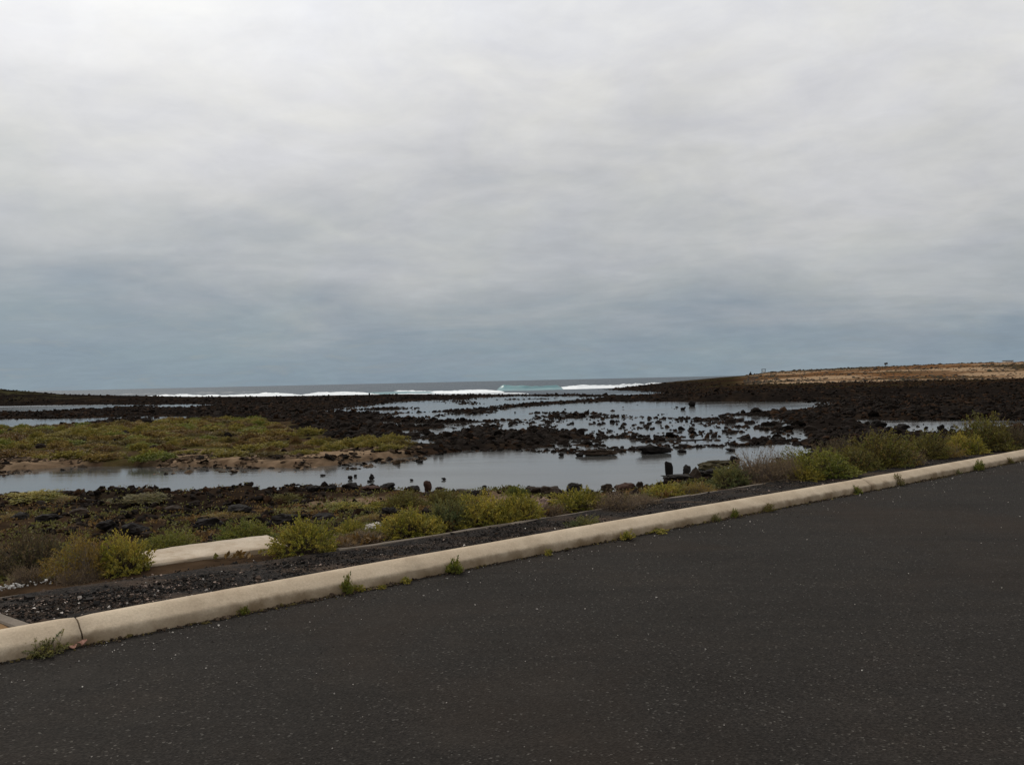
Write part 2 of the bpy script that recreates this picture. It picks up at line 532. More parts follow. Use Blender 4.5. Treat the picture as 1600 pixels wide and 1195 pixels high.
def height(x, y, full=False):
    x, y = np.asarray(x, float), np.asarray(y, float)
    s = x * RD[0] + y * RD[1]
    d = x * RN[0] + y * RN[1] - kerb_line(s)
    t = x / np.maximum(y, 1.0)
    z = np.interp(d, BANK_D, BANK_Z)
    rough = sstep(1.15, 2.6, d)
    z = z + rough * (fbm(x, y, 0.45, 4, 3) - 0.5) * 0.30 * sstep(60, 25, y)
    z = z + rough * (fbm(x, y, 2.2, 3, 9) - 0.5) * 0.10
    far = sstep(28, 45, y)
    z = z + far * ((fbm(x, y, 0.11, 4, 21) - 0.5) * 0.2)
    # low swell of lava on the left skyline
    zl = np.interp(t, [-3, -0.62, -0.577, -0.541, -0.505, -0.46, -0.418, -0.36, -0.29, 0], [3.4, 2.9, 2.2, 1.45, 0.6, 0.15, -0.2, -0.7, -0.98, -1.1])
    ml = sstep(176, 212, y) * sstep(245, 225, y) * (t < 0)
    z = z + ml * (zl - z)
    # lava terrace and sandy hill on the right
    nz = (fbm(x, y, 0.05, 4, 33) - 0.5)
    scarp = sstep(107, 114, y + nz * 16 + 30 * sstep(0.36, 0.2, t)) * sstep(0.155, 0.26, t)
    zt = np.interp(y, [100, 120, 200, 400], [-0.52, -0.48, -0.42, -0.5]) + nz * 0.3
    z = z + scarp * (zt - z)
    zh = np.interp(t, [0.05, 0.14, 0.216, 0.2525, 0.289, 0.361, 0.433, 0.505, 0.577, 0.9, 3], [-1.1, -0.9, 0.1, 1.15, 2.45, 3.25, 3.65, 4.05, 4.2, 5.2, 6.0])
    hill = sstep(196, 300, y) * sstep(0.06, 0.16, t)
    z = z + hill * (zh - z) + hill * (fbm(x, y, 0.06, 4, 41) - 0.5) * 0.55
    # water bodies
    sd = np.full(x.shape, -1e9)
    for p in WATER:
        sd = np.maximum(sd, poly_sd(p, x, y))
    sds = poly_sd(SEA, x, y)
    sdw = np.maximum(sd, sds)
    for p in BARS:
        sdw = np.minimum(sdw, -poly_sd(p, x, y))
    wob = (fbm(x, y, 0.35, 4, 55) - 0.5) * np.clip(y * 0.035, 0.5, 5.0)
    wd = np.clip(y * 0.022, 0.5, 4.0)
    inside = sstep(-wd, wd, sdw + wob)
    z = np.where(d > 1.2, z + inside * (WL - 0.5 - z), z)
    led = sstep(-0.5, 0.4, poly_sd(LEDGE, x, y)) * (1 - inside)
    z = z + led * ((fbm(x, y, 1.6, 4, 91) - 0.42) * 0.42)
    # broken rubble that lies about at water level
    rub = sstep(-1.0, 2.0, poly_sd(RUBBLE, x, y)) * (1 - inside)
    rub = rub * sstep(0.40, 0.62, fbm(x, y, 0.16, 3, 77) + 0.25 * sstep(-2, 9, x))
    z = z + rub * (WL - 0.06 + (fbm(x, y, 0.6, 4, 78) - 0.5) * 0.35 - z)
    if full:
        return z, dict(s=s, d=d, t=t, sdw=sdw + wob * 0.5, hill=hill, scarp=scarp, rub=rub, inside=inside, led=led)
    return z


def hit(u, v, lo=4.0, hi=420.0):
    """Where the sight line of a photo pixel meets the land (or the water)."""
    dr = ray(u, v)
    tt = np.geomspace(lo, hi, 1600)
    x, y, zz = dr[0] * tt, dr[1] * tt, CAM_H + dr[2] * tt
    g = np.maximum(height(x, y), WL)
    k = np.argmax(zz < g)
    if not (zz < g).any():
        k = len(tt) - 1
    return np.array([x[k], y[k], g[k]])


NR, NC = 470, 640
ys = np.exp(np.linspace(math.log(5.0), math.log(560.0), NR)) - 10.0
ts = np.linspace(-1.55, 1.55, NC)
GY = np.repeat(ys[:, None], NC, 1)
GX = ts[None, :] * (GY + 10.0)
GZ, I = height(GX.ravel(), GY.ravel(), True)
gx, gy = GX.ravel(), GY.ravel()
lava = np.array([.0125, .0098, .0082])
brown = np.array([.054, .035, .0215])
sand = np.array([.215, .150, .095])
green = np.array([.050, .044, .015])
rust = np.array([.15, .068, .028])
pale = np.array([.30, .205, .125])


def blend(c, col, k):
    return c + (col - c) * np.clip(k, 0, 1)[:, None]


C = np.repeat(lava[None, :], len(gx), 0)
n1 = fbm(gx, gy, 0.35, 5, 101)
n2 = fbm(gx, gy, 1.1, 4, 111)
n3 = fbm(gx, gy, 0.07, 4, 121)
near = sstep(34, 24, gy)
C = blend(C, brown, 0.30 * sstep(0.5, 0.7, n1))
C = blend(C, brown, near * sstep(14, 5, I['d']) * (0.55 + 0.4 * sstep(0.4, 0.6, n2)))
C = blend(C, brown * 0.85, near * sstep(0.45, 0.62, n1) * 0.7)
C = blend(C, np.array([.040, .034, .012]), near * sstep(0.53, 0.66, fbm(gx, gy, 1.3, 5, 131, 0.65)) * sstep(1.3, 3, I['d']) * 0.6)
C = blend(C, np.array([.065, .034, .014]), near * sstep(0.56, 0.68, fbm(gx, gy, 1.4, 5, 137, 0.65)) * sstep(1.3, 3, I['d']) * 0.5)
C = blend(C, brown * 0.8, near * 0.55)
C = blend(C, lava, I['led'] * 0.55)
sdg = poly_sd(GREEN, gx, gy)
C = blend(C, brown * 1.1, sstep(-2, 1, sdg + (n1 - 0.5) * 8))
C = blend(C, green, sstep(-2, 1, sdg + (n1 - 0.5) * 8) * sstep(0.4, 0.55, n2))
for p in SANDS:
    C = blend(C, sand, sstep(-0.6, 0.4, poly_sd(p, gx, gy) + (n1 - 0.5) * 3.0))
    C = blend(C, brown * 1.8, sstep(-0.3, 0.3, poly_sd(p, gx, gy)) * sstep(0.50, 0.62, fbm(gx, gy, 1.4, 5, 171, 0.65)) * 0.8)
for u, v, r in ((1110, 750, 1.0), (1060, 752, 0.7), (545, 785, 0.9), (850, 778, 0.8), (700, 775, 0.8)):
    q = hit(u, v)
    C = blend(C, sand * 0.85, sstep(r * 1.4, r * 0.5, np.hypot((gx - q[0]) * 0.7, gy - q[1]) + (n2 - 0.5) * 1.2))
C = blend(C, np.array([.055, .033, .02]), sstep(-1.0, -0.25, poly_sd(LAGOON, gx, gy)) * sstep(30, 32, gy) * 0.5)   # wet margin
# terrace and hill: brown scrub, rust soil, pale sand streaks
C = blend(C, np.array([.024, .0148, .009]), I['scarp'] * sstep(118, 136, gy))
C = blend(C, np.array([.030, .027, .011]), I['scarp'] * sstep(125, 145, gy) * sstep(0.5, 0.62, n3) * 0.6)
hs = fbm(gx * 0.35, gy, 0.11, 5, 141)
hs2 = fbm(gx * 0.3, gy, 0.16, 5, 151)
hk = sstep(192, 206, gy) * sstep(0.245, 0.30, I['t'])
C = blend(C, np.array([.15, .088, .048]), hk)
C = blend(C, np.array([.042, .032, .015]), hk * sstep(0.46, 0.55, hs2) * 0.85)
C = blend(C, rust, hk * sstep(0.52, 0.62, fbm(gx * 0.3, gy, 0.08, 4, 161)) * 0.6)
C = blend(C, pale, hk * sstep(0.475, 0.53, hs) * sstep(305, 262, gy))
C = blend(C, np.array([.036, .026, .015]), I['hill'] * sstep(280, 296, gy) * 0.8)
C = blend(C, np.array([.045, .042, .02]), sstep(-0.45, -0.56, I['t']) * sstep(185, 205, gy) * sstep(0.45, 0.6, n1))
ground = link('ground', make_mesh('ground', np.c_[gx, gy, GZ], grid_faces(NR, NC), 4, M['ground'], C, True))
tag(ground, kind='structure')

# ------------------------------------------------------------------ water
lag = make_mesh('lagoon_water', [(-500, 8, WL), (500, 8, WL), (500, 172, WL), (-500, 172, WL)], [0, 1, 2, 3], 4, M['lagoon'])
tag(link('lagoon_water', lag), kind='structure')
sy = np.concatenate([np.geomspace(172, 2000, 40), [6000, 20000, 90000]])
sx = np.linspace(-1, 1, 9)
S_co = np.array([(a * (y * 1.6 + 600), y, WL - 0.004) for y in sy for a in sx])
tag(link('sea', make_mesh('sea', S_co, grid_faces(len(sy), 9), 4, M['sea'])), kind='structure')


def breaker(name, path, h, kind, seed, back=1.5, front=4.0):
    """A breaking wave: a ridge with foam tumbling down its landward face."""
    path = np.array(path, float)
    seg = np.hypot(*np.diff(path, axis=0).T)
    cum = np.concatenate([[0], np.cumsum(seg)])
    L = cum[-1]
    n = max(int(L / 0.45), 20)
    ss = np.linspace(0, L, n)
    px, py = np.interp(ss, cum, path[:, 0]), np.interp(ss, cum, path[:, 1])
    env = np.clip(np.minimum(ss / (L * 0.06 + 1), (L - ss) / (L * 0.06 + 1)), 0, 1) ** 0.6
    hh = h * env * (0.35 + 1.15 * fbm(ss, ss * 0 + seed, 0.10, 5, seed, 0.6))
    if kind == 'foam':
        hh = hh * (0.75 + 0.25 * sstep(0.30, 0.48, fbm(ss, ss * 0 + 7.7, 0.045, 3, seed + 40)))
    prof = [(back * 2.2, -0.08), (back, 0.45), (0.3, 0.97), (-0.25, 1.0), (-0.9, 0.78), (-1.7, 0.52), (-front * 0.7, 0.22), (-front, 0.04), (-front - 1.2, -0.1)]
    co = []
    for j, (off, zz) in enumerate(prof):
        rr = (fbm(ss, ss * 0 + j * 3.7, 0.9, 3, seed + j) - 0.5) * (0.35 if kind == 'foam' else 0.08)
        co.append(np.c_[px + rr * 0.6, py + off + rr * 2.2, WL + hh * (zz + rr * (0.9 if 0.1 < zz else 0.25))])
    co = np.vstack(co)
    o = link(name, make_mesh(name, co, grid_faces(len(prof), n), 4, M['foam' if kind == 'foam' else 'wave'], None, True))
    tag(o, kind='structure')
    return o


def wpath(*pts):
    return [tuple(at(u, v, WL)[:2]) for u, v in pts]


breaker('breaking_wave', wpath((612, 613.3), (660, 613.6), (720, 613.6), (788, 612.4)), 0.85, 'foam', 5)
breaker('breaking_wave', wpath((858, 608.4), (900, 607.6), (960, 605.8), (1020, 602.6), (1085, 599.2)), 1.05, 'foam', 9)
breaker('breaking_wave', wpath((205, 623.2), (300, 622.5), (400, 621.6), (480, 620.5), (545, 619.2), (604, 618.2)), 1.15, 'foam', 14)
breaker('breaking_wave', wpath((590, 617.0), (700, 616.2), (826, 615.2)), 0.32, 'foam', 19, 1.0, 2.0)
breaker('breaking_wave', wpath((776, 610.5), (820, 609.8), (880, 608.2)), 1.6, 'wave', 23, 3.5, 6.0)
breaker('breaking_wave', wpath((555, 616.8), (620, 615.2), (680, 614.6)), 0.6, 'wave', 27, 3.5, 6.0)
breaker('breaking_wave', wpath((180, 617.3), (290, 615.5), (430, 613.6)), 0.7, 'swell', 31, 4, 5)
for ob in COL.objects:
    if ob.name.startswith('breaking_wave') and ob.data.materials[0] == M['wave'] and 'breaking_wave.006' == ob.name:
        ob.data.materials[0] = M['sea']

# ------------------------------------------------------------------ road, kerb, path, edging
rs = np.linspace(-40, 120, 161)
rdv = np.array([-34.0, -7.0, 0.0, 2.0, 4.0, 5.0, 5.6])
xy = sd_xy(np.repeat(rs, 8), np.concatenate([np.r_[rdv, kerb_line(s) + 0.06] for s in rs]))
rz = np.zeros(len(xy))
road = link('road', make_mesh('road', np.c_[xy, rz], grid_faces(len(rs), 8), 4, M['asphalt'], None, True))
tag(road, kind='structure')

kerb = link('kerb', None)
kerb.location = (*sd_xy(1.55, 6.0), 0)
tag(kerb, kind='structure')
prof = [(0.0, -0.03), (0.002, 0.03), (0.004, 0.066), (0.007, 0.076), (0.016, 0.084), (0.028, 0.092), (0.060, 0.113), (0.095, 0.133), (0.130, 0.147), (0.172, 0.152), (0.184, 0.147), (0.190, 0.138), (0.193, 0.04)]


def kerb_section(s0, s1, seed):
    n = max(int((s1 - s0) / 0.09), 8)
    s = np.linspace(s0, s1, n)
    co = []
    for j, (o, z) in enumerate(prof):
        wob = (fbm(s, s * 0 + j * 0.25, 0.8, 3, 200 + seed) - 0.5) * 0.9 + (fbm(s, s * 0 + j * 0.6, 9.0, 3, 230 + seed) - 0.5) * 0.28
        chipped = np.clip(fbm(s, s * 0 + j * 0.1, 6.0, 3, 31) - 0.66, 0, 1) * 0.08 * (j in (3, 4, 10, 11))
        endr = 0.006 * np.exp(-np.minimum(s - s0, s1 - s) / 0.02)
        dd = kerb_line(s) + o + wob * 0.016 + endr * (1 if o < 0.09 else -1)
        co.append(np.c_[sd_xy(s, dd), z + wob * 0.007 * (z > 0.05) - chipped - endr * (z > 0.06)])
    co = np.vstack(co)
    f = list(grid_faces(len(prof), n)[:, ::-1].ravel())
    sizes = [4] * (len(f) // 4)
    f += [j * n for j in range(len(prof))] + [j * n + n - 1 for j in reversed(range(len(prof)))]
    sizes += [len(prof)] * 2
    co[:, :2] -= np.array(kerb.location[:2])
    o = link('kerb_section', make_mesh('kerb_section', co, f, sizes, M['kerb'], None, False), kerb)
    o.data.polygons.foreach_set('use_smooth', np.array([True] * (len(sizes) - 2) + [False] * 2))


joints = [-38.0, -18.4, -8.4, 1.55, 11.55, 21.5, 31.5, 60]
for i in range(len(joints) - 1):
    kerb_section(joints[i] + 0.005, joints[i + 1] - 0.005, i)

def edge_d(s):
    return KERB_D + np.interp(s, [-5, 1.5, 3.3, 4.4, 30], [1.40, 1.34, 1.20, 1.05, 1.03])


ps = np.linspace(-38, 60, 500)
pdv = np.linspace(0.186, 1.05, 10)
pc = []
for dd in pdv:
    q = sd_xy(ps, kerb_line(ps) + 0.186 + (dd - 0.186) / 0.864 * (edge_d(ps) - kerb_line(ps) - 0.186 + 0.01))
    pc.append(np.c_[q, 0.098 + (fbm(q[:, 0], q[:, 1], 2.5, 4, 61) - 0.5) * 0.035 * (0.2 < dd) + 0.006 * (dd > 0.95)])
tag(link('footpath', make_mesh('footpath', np.vstack(pc), grid_faces(10, len(ps))[:, ::-1], 4, M['path'], None, True)), kind='structure')

edging = link('path_edging', None)
edging.location = (*sd_xy(3.0, 7.05), 0.0)
tag(edging, kind='structure')


def edging_stone(s0, s1, i):
    r = np.random.default_rng(900 + i)
    n = 9
    s = np.linspace(s0 + 0.006, s1 - 0.006, n)
    dz = r.uniform(-0.014, 0.008)
    wdt = 0.062
    pr_ = [(0, -0.12), (0.0, 0.096), (0.008, 0.106), (wdt - 0.008, 0.106), (wdt, 0.096), (wdt, -0.12)]
    co = []
    for j, (o, z) in enumerate(pr_):
        wob = (fbm(s, s * 0 + j, 6.0, 3, 300 + i) - 0.5) * 0.014
        co.append(np.c_[sd_xy(s, edge_d(s) + o + wob + r.normal(0, 0.002)), z + (dz + wob * 0.8) * (z > 0) + 0 * s])
    co = np.vstack(co)
    co -= np.array(edging.location)
    f = list(grid_faces(len(pr_), n)[:, ::-1].ravel())
    sizes = [4] * (len(f) // 4)
    f += [j * n for j in range(6)] + [j * n + n - 1 for j in reversed(range(6))]
    sizes += [6, 6]
    link('edging_stone', make_mesh('edging_stone', co, f, sizes, M['edging']), edging)


for i, s0 in enumerate(np.arange(-1.0, 24.0, 1.0)):
    if abs(s0 - 3.0) < 0.1:
        continue                        # the broken gap beside the green shrub
    edging_stone(s0, s0 + 1.0, i)
# short cross piece running back from the kerb at the corner of the frame
ca_, cb_ = at(54, 974.5, 0.135)[:2], at(-75, 930, 0.135)[:2]
CROSS_D = (cb_ - ca_) / np.hypot(*(cb_ - ca_))
CROSS_N = np.array([-CROSS_D[1], CROSS_D[0]])                 # away from the gravel
CROSS_O = ca_
n_ = 8
cs = np.linspace(-0.02, np.hypot(*(cb_ - ca_)), n_)
cp = [(0, -0.1), (0, 0.122), (0.01, 0.132), (0.085, 0.132), (0.095, 0.122), (0.095, -0.1)]
co = np.vstack([np.c_[ca_ + cs[:, None] * CROSS_D + o * CROSS_N, z + 0 * cs] for o, z in cp]) - np.array(edging.location)
f = list(grid_faces(6, n_).ravel())
sizes = [4] * (len(f) // 4) + [6, 6]
f += [j * n_ for j in reversed(range(6))] + [j * n_ + n_ - 1 for j in range(6)]
link('edging_stone', make_mesh('edging_stone', co, f, sizes, M['edging']), edging)
# sandy soil of the bed beyond the cross piece
u_ = np.linspace(0, 1.0, 14)
k_ = np.linspace(0.09, 0.95, 12)
so_xy = np.vstack([ca_ + a_ * CROSS_D + u_[:, None] * 0 + b_ * CROSS_N for a_ in u_ for b_ in k_])[::14]
so_d = so_xy @ RN - kerb_line(so_xy @ RD)
so_xy = so_xy + np.maximum(0.19 - so_d, 0)[:, None] * RN
soil_col = np.array([.20, .125, .065])[None] * (0.5 + fbm(so_xy[:, 0], so_xy[:, 1], 6.0, 4, 811))[:, None]
so_z = 0.116 + (fbm(so_xy[:, 0], so_xy[:, 1], 5.0, 4, 812) - 0.5) * 0.03 - 0.12 * (np.abs(np.repeat(u_, 12) / 1.0) ** 6 + np.abs(np.tile(k_, 14) / 0.95) ** 6)
tag(link('soil', make_mesh('soil', np.c_[so_xy, so_z], grid_faces(14, 12), 4, M['ground'], soil_col, True)), kind='structure')


# ------------------------------------------------------------------ rocks
def ico(sub):
    import bmesh
    bm = bmesh.new()
    bmesh.ops.create_icosphere(bm, subdivisions=sub, radius=1.0)
    v = np.array([p.co[:] for p in bm.verts])
    f = np.array([[q.index for q in p.verts] for p in bm.faces])
    bm.free()
    return v, f


ICO1, ICO2, ICO3, ICO4 = ico(1), ico(2), ico(3), ico(4)


def rock_shape(icos, seed, amp=0.45, freq=1.3, cuts=5):
    v, f = icos
    r = np.random.default_rng(seed)
    o = r.uniform(0, 50, 3)
    v = v.copy()
    n = vnoise(v[:, 0] * freq + o[0], v[:, 1] * freq + o[1], v[:, 2] * freq + o[2], seed)
    n2 = vnoise(v[:, 0] * freq * 2.7 + o[1], v[:, 1] * freq * 2.7 + o[2], v[:, 2] * freq * 2.7 + o[0], seed + 5)
    v *= (1 + amp * (n - 0.5) * 2 + amp * 0.5 * (n2 - 0.5) * 2)[:, None]
    for _ in range(cuts):                       # broken faces
        d = r.normal(size=3)
        d /= np.linalg.norm(d)
        k = r.uniform(0.5, 0.85)
        h = v @ d - k
        v -= np.where(h > 0, h, 0)[:, None] * d * 0.85
    return v, f


def rot_batch(r, n, tilt=0.6):
    """n random rotations, mostly about z."""
    a = r.uniform(0, 2 * np.pi, n)
    bx, by = r.normal(0, tilt, n), r.normal(0, tilt, n)
    ca, sa = np.cos(a), np.sin(a)
    cb, sb = np.cos(bx), np.sin(bx)
    cc, sc_ = np.cos(by), np.sin(by)
    Rz = np.zeros((n, 3, 3)); Rz[:, 0, 0] = ca; Rz[:, 0, 1] = -sa; Rz[:, 1, 0] = sa; Rz[:, 1, 1] = ca; Rz[:, 2, 2] = 1
    Rx = np.zeros((n, 3, 3)); Rx[:, 0, 0] = 1; Rx[:, 1, 1] = cb; Rx[:, 1, 2] = -sb; Rx[:, 2, 1] = sb; Rx[:, 2, 2] = cb
    Ry = np.zeros((n, 3, 3)); Ry[:, 1, 1] = 1; Ry[:, 0, 0] = cc; Ry[:, 0, 2] = sc_; Ry[:, 2, 0] = -sc_; Ry[:, 2, 2] = cc
    return Rz @ Rx @ Ry


def batch(shapes, pos, scl, R, cols, rng):
    """Join many transformed shapes into (co, faces, tint)."""
    which = rng.integers(0, len(shapes), len(pos))
    COs, FAs, TIs, off = [], [], [], 0
    for k, (v, f) in enumerate(shapes):
        m_ = np.where(which == k)[0]
        if not len(m_):
            continue
        c = np.einsum('nij,nvj->nvi', R[m_], v[None] * scl[m_][:, None, :]) + pos[m_][:, None, :]
        fa = f[None] + (off + np.arange(len(m_)) * len(v))[:, None, None]
        COs.append(c.reshape(-1, 3)); FAs.append(fa.reshape(-1, f.shape[1]))
        TIs.append(np.repeat(cols[m_], len(v), 0))
        off += len(m_) * len(v)
    return np.vstack(COs), np.vstack(FAs), np.vstack(TIs)


def rock_colors(r, n):
    base = np.array([.0120, .0089, .0069])
    k = r.uniform(0.6, 1.7, n)[:, None]
    c = base * k
    warm = (r.uniform(0, 1, n) < 0.22)[:, None]
    return np.where(warm, c * np.array([2.0, 1.45, 1.0]), c)


def rough_shape(seed, amp=0.34, freq=1.1, cuts=3, icos=None):
    """A ragged, pitted lump for the stones that show large."""
    v, f = icos or ICO4
    r = np.random.default_rng(seed)
    v = v.copy()
    base = v.copy()
    for _ in range(cuts):
        d = r.normal(size=3)
        d /= np.linalg.norm(d)
        h = v @ d - r.uniform(0.55, 0.85)
        v -= np.where(h > 0, h, 0)[:, None] * d * 0.9
    k, a, tot = freq, amp, 0.0
    for o in range(4):
        q = base * k + r.uniform(0, 60, 3)
        tot = tot + a * (vnoise(q[:, 0], q[:, 1], q[:, 2], seed + o) - 0.5) * 2
        k *= 2.2
        a *= 0.52
    return v * (1 + tot)[:, None], f


RK2 = [rock_shape(ICO2, 400 + i) for i in range(10)]
RK1 = [rock_shape(ICO1, 430 + i, 0.5) for i in range(8)]

# candidates across the whole shore
NCAND = 120000
ct = RNG.uniform(-0.68, 0.68, NCAND)
cy_ = np.exp(RNG.uniform(math.log(17.0 + 10), math.log(300.0 + 10), NCAND)) - 10
cx_ = ct * (cy_ + 3)
CZ, CI = height(cx_, cy_, True)
gsd = poly_sd(GREEN, cx_, cy_)
clump = fbm(cx_, cy_, 0.22, 4, 501)
clump2 = fbm(cx_, cy_, 0.5, 3, 511)
dens = 0.6 + 0 * CZ
dens *= np.where(CI['inside'] > 0.85, 0.0, 1.0)                       # open water
dens = np.where((CI['inside'] > 0.02) & (CI['inside'] <= 0.85), 0.85, dens)   # the shores
dens *= 0.45 + 0.75 * sstep(0.35, 0.6, clump)
inpool = sstep(-0.5, 1.5, poly_sd(POOL_B, cx_, cy_))
dens *= 1 - 0.8 * inpool
boul = inpool * 0.17 * sstep(0.38, 0.55, clump2)   # boulder-strewn pool
dens = np.maximum(dens, boul)
stray = 0.018 * sstep(0.5, 0.62, clump2) * (sstep(0, 2, poly_sd(WATER[4], cx_, cy_)) + sstep(0, 2, poly_sd(POOL_H, cx_, cy_)) * 2.5)
dens = np.maximum(dens, stray)
dens *= np.where(gsd > -1.5, 0.03, 1.0)
for p in SANDS:
    dens *= np.where(poly_sd(p, cx_, cy_) > -0.5, 0.05, 1.0)
dens *= np.where((CI['hill'] > 0.02) & (CI['t'] > 0.235), 0.10, 1.0)
dens *= np.where((cy_ > 120) & (CI['scarp'] > 0.5), 0.35, 1.0)
nearb = sstep(30, 25, cy_)
dens = dens * (1 - nearb) + nearb * np.where(poly_sd(LAGOON, cx_, cy_) > 0, 0.0, 0.16 * sstep(0.47, 0.62, clump2) + 0.4 * CI['led'] + 0.25 * sstep(-1.0, -0.1, poly_sd(LAGOON, cx_, cy_)))
dens *= 1 - 0.45 * CI['rub']
dens *= np.where((cy_ > 195) & (CI['t'] < 0.05), 0.35, 1.0)
dens *= np.where(CI['d'] < 5.5, 0.0, 1.0)
keep = RNG.uniform(0, 1, NCAND) < dens
cx_, cy_, CZ = cx_[keep], cy_[keep], CZ[keep]
inw = CI['inside'][keep] > 0.3
n = len(cx_)
size = np.exp(RNG.normal(-1.98, 0.40, n)) * np.interp(cy_, [20, 30, 45, 80, 140, 300], [0.45, 0.7, 1.0, 1.1, 1.2, 1.5])
size = np.minimum(np.clip(size, 0.03, 0.40), np.interp(cy_, [20, 38, 50], [0.12, 0.2, 0.4]))
size = np.where(inw, size * 0.74, size)
scl = size[:, None] * np.c_[RNG.uniform(0.8, 1.5, n), RNG.uniform(0.75, 1.2, n), RNG.uniform(0.38, 0.75, n)]
zc_ = np.where(inw, WL + size * RNG.uniform(-0.3, 0.2, n), np.maximum(CZ, WL - 0.1) + size * RNG.uniform(-0.15, 0.2, n))
pos_ = np.c_[cx_, cy_, zc_]
R_ = rot_batch(RNG, n, 0.45)
cols_ = rock_colors(RNG, n)
ang = size / cy_
ang[np.abs(cx_ / cy_) > 0.57] = 0
ang[cy_ < 24] *= 0.6
big = np.argsort(-ang)[:230]
mask = np.zeros(n, bool)
mask[big] = True
farm = (cy_ > 62) & ~mask
nearm = ~farm & ~mask
for sh, mm, nm in ((RK2, nearm, 'near'), (RK1, farm, 'far')):
    co, fa, ti = batch(sh, pos_[mm], scl[mm], R_[mm], cols_[mm], RNG)
    o = link('lava_rubble', make_mesh('lava_rubble', co, fa, 3, M['lava'], ti))
    tag(o, 'loose black lava rubble covering the shore beside the lagoon' if nm == 'near' else 'black lava rubble on the distant reef and rock bars', 'rubble', None, 'stuff')
print('rocks', n, 'near', nearm.sum(), 'far', farm.sum())
RK3 = [rough_shape(460 + i, 0.34, 1.1, 3, ICO3) for i in range(8)]
bm_mesh = []
for i, (v, f) in enumerate(RK3):
    bm_mesh.append(make_mesh('lava_boulder', v, f, 3, M['lava'], np.repeat(rock_colors(np.random.default_rng(i), 1), len(v), 0)))
for q, k in enumerate(big):
    o = link('lava_boulder', bm_mesh[q % 8], None, pos_[k])
    o.rotation_euler = Matrix(R_[k].tolist()).to_euler()
    o.scale = scl[k]
    tt3 = cx_[k] / cy_[k]
    side = ('far left', 'left', 'centre left', 'centre', 'centre right', 'right', 'far right')[int(np.digitize(tt3, [-0.40, -0.22, -0.06, 0.06, 0.18, 0.33]))]
    hs3 = 'large' if size[k] > 0.26 else 'small'
    sh3 = 'flat' if scl[k][2] < 0.6 * size[k] else 'humped'
    if inw[k]:
        tag(o, '%s %s black boulder standing in shallow tidal water, %s of the shore' % (hs3, sh3, side), 'boulder', 'boulders standing in the tidal pools')
    elif cy_[k] < 30:
        tag(o, '%s %s lava boulder on the brown near bank, %s part' % (hs3, sh3, side), 'boulder', 'boulders on the near bank')
    else:
        row = 'by the lagoon' if cy_[k] < 42 else ('just behind the lagoon shore' if cy_[k] < 52 else ('midway to the sea' if cy_[k] < 75 else 'out toward the surf'))
        tag(o, '%s %s lava boulder on rubble %s, %s part' % (hs3, sh3, row, side), 'boulder', 'boulders on the rubble bars')

STONE_COL = {'black': (.012, .0095, .008), 'brown': (.036, .025, .017), 'olive': (.042, .034, .016), 'red': (.05, .026, .018),
             'pink': (.30, .205, .165), 'white': (.55, .50, .44), 'grey': (.024, .021, .018)}


def stone(name, u, v, wpx, hpx, label, col='black', cat='rock', group=None, deep=0.8, seed=1, water=False, kind='round', tilt=0.0, zbase=None):
    """A single stone whose foot is seen at pixel (u, v), wpx wide and hpx tall in the photo."""
    q = at(u, v, WL) if water else hit(u, v)
    if zbase is not None:
        q = at(u, v, zbase)
    px = q[1] / F
    wd, hg = wpx * px, hpx * px
    r = np.random.default_rng(seed)
    if kind == 'round':
        vv, ff = rough_shape(600 + seed, 0.36, 1.1, 3)
    elif kind == 'slab':
        vv, ff = rough_shape(600 + seed, 0.42, 1.5, 2)
        vv[:, 2] = np.sign(vv[:, 2]) * np.abs(vv[:, 2]) ** 0.6
        vv[:, 2] += 0.35 * (vnoise(vv[:, 0] * 2.4, vv[:, 1] * 2.4, None, seed) - 0.5)
    elif kind == 'post':
        vv, ff = rough_shape(600 + seed, 0.2, 1.2, 1)
        vv = np.sign(vv) * np.abs(vv) ** 0.55
        vv[:, 2] -= 0.22 * vv[:, 0] * (vv[:, 2] > 0)
        vv[:, 0] += 0.15 * vv[:, 2]
    elif kind == 'tri':
        vv, ff = rough_shape(600 + seed, 0.24, 1.2, 2)
        vv[:, :2] *= (1.15 - 0.75 * np.clip((vv[:, 2:3] + 0.6) / 1.6, 0, 1))
    vv = vv - (vv.min(0) + vv.max(0)) / 2
    vv /= (vv.max(0) - vv.min(0)) / 2
    sink = 0.22 if kind in ('round', 'tri') else 0.10
    vv = vv * np.array([wd / 2, wd / 2 * deep, hg / 2 * (1 + sink)])
    vv[:, 2] += hg / 2 * (1 - sink)
    cc = np.array(STONE_COL[col])[None, :] * (0.75 + 0.5 * vnoise(vv[:, 0] * 3 / wd, vv[:, 1] * 3 / wd, vv[:, 2] * 3 / wd, seed))[:, None]
    o = link(name, make_mesh(name, vv, ff, 3, M['stone'], cc), None, (q[0], q[1] + wd / 2 * deep * 0.6, q[2]))
    o.rotation_euler = (0, tilt, 0)
    tag(o, label, cat, group)
    return o


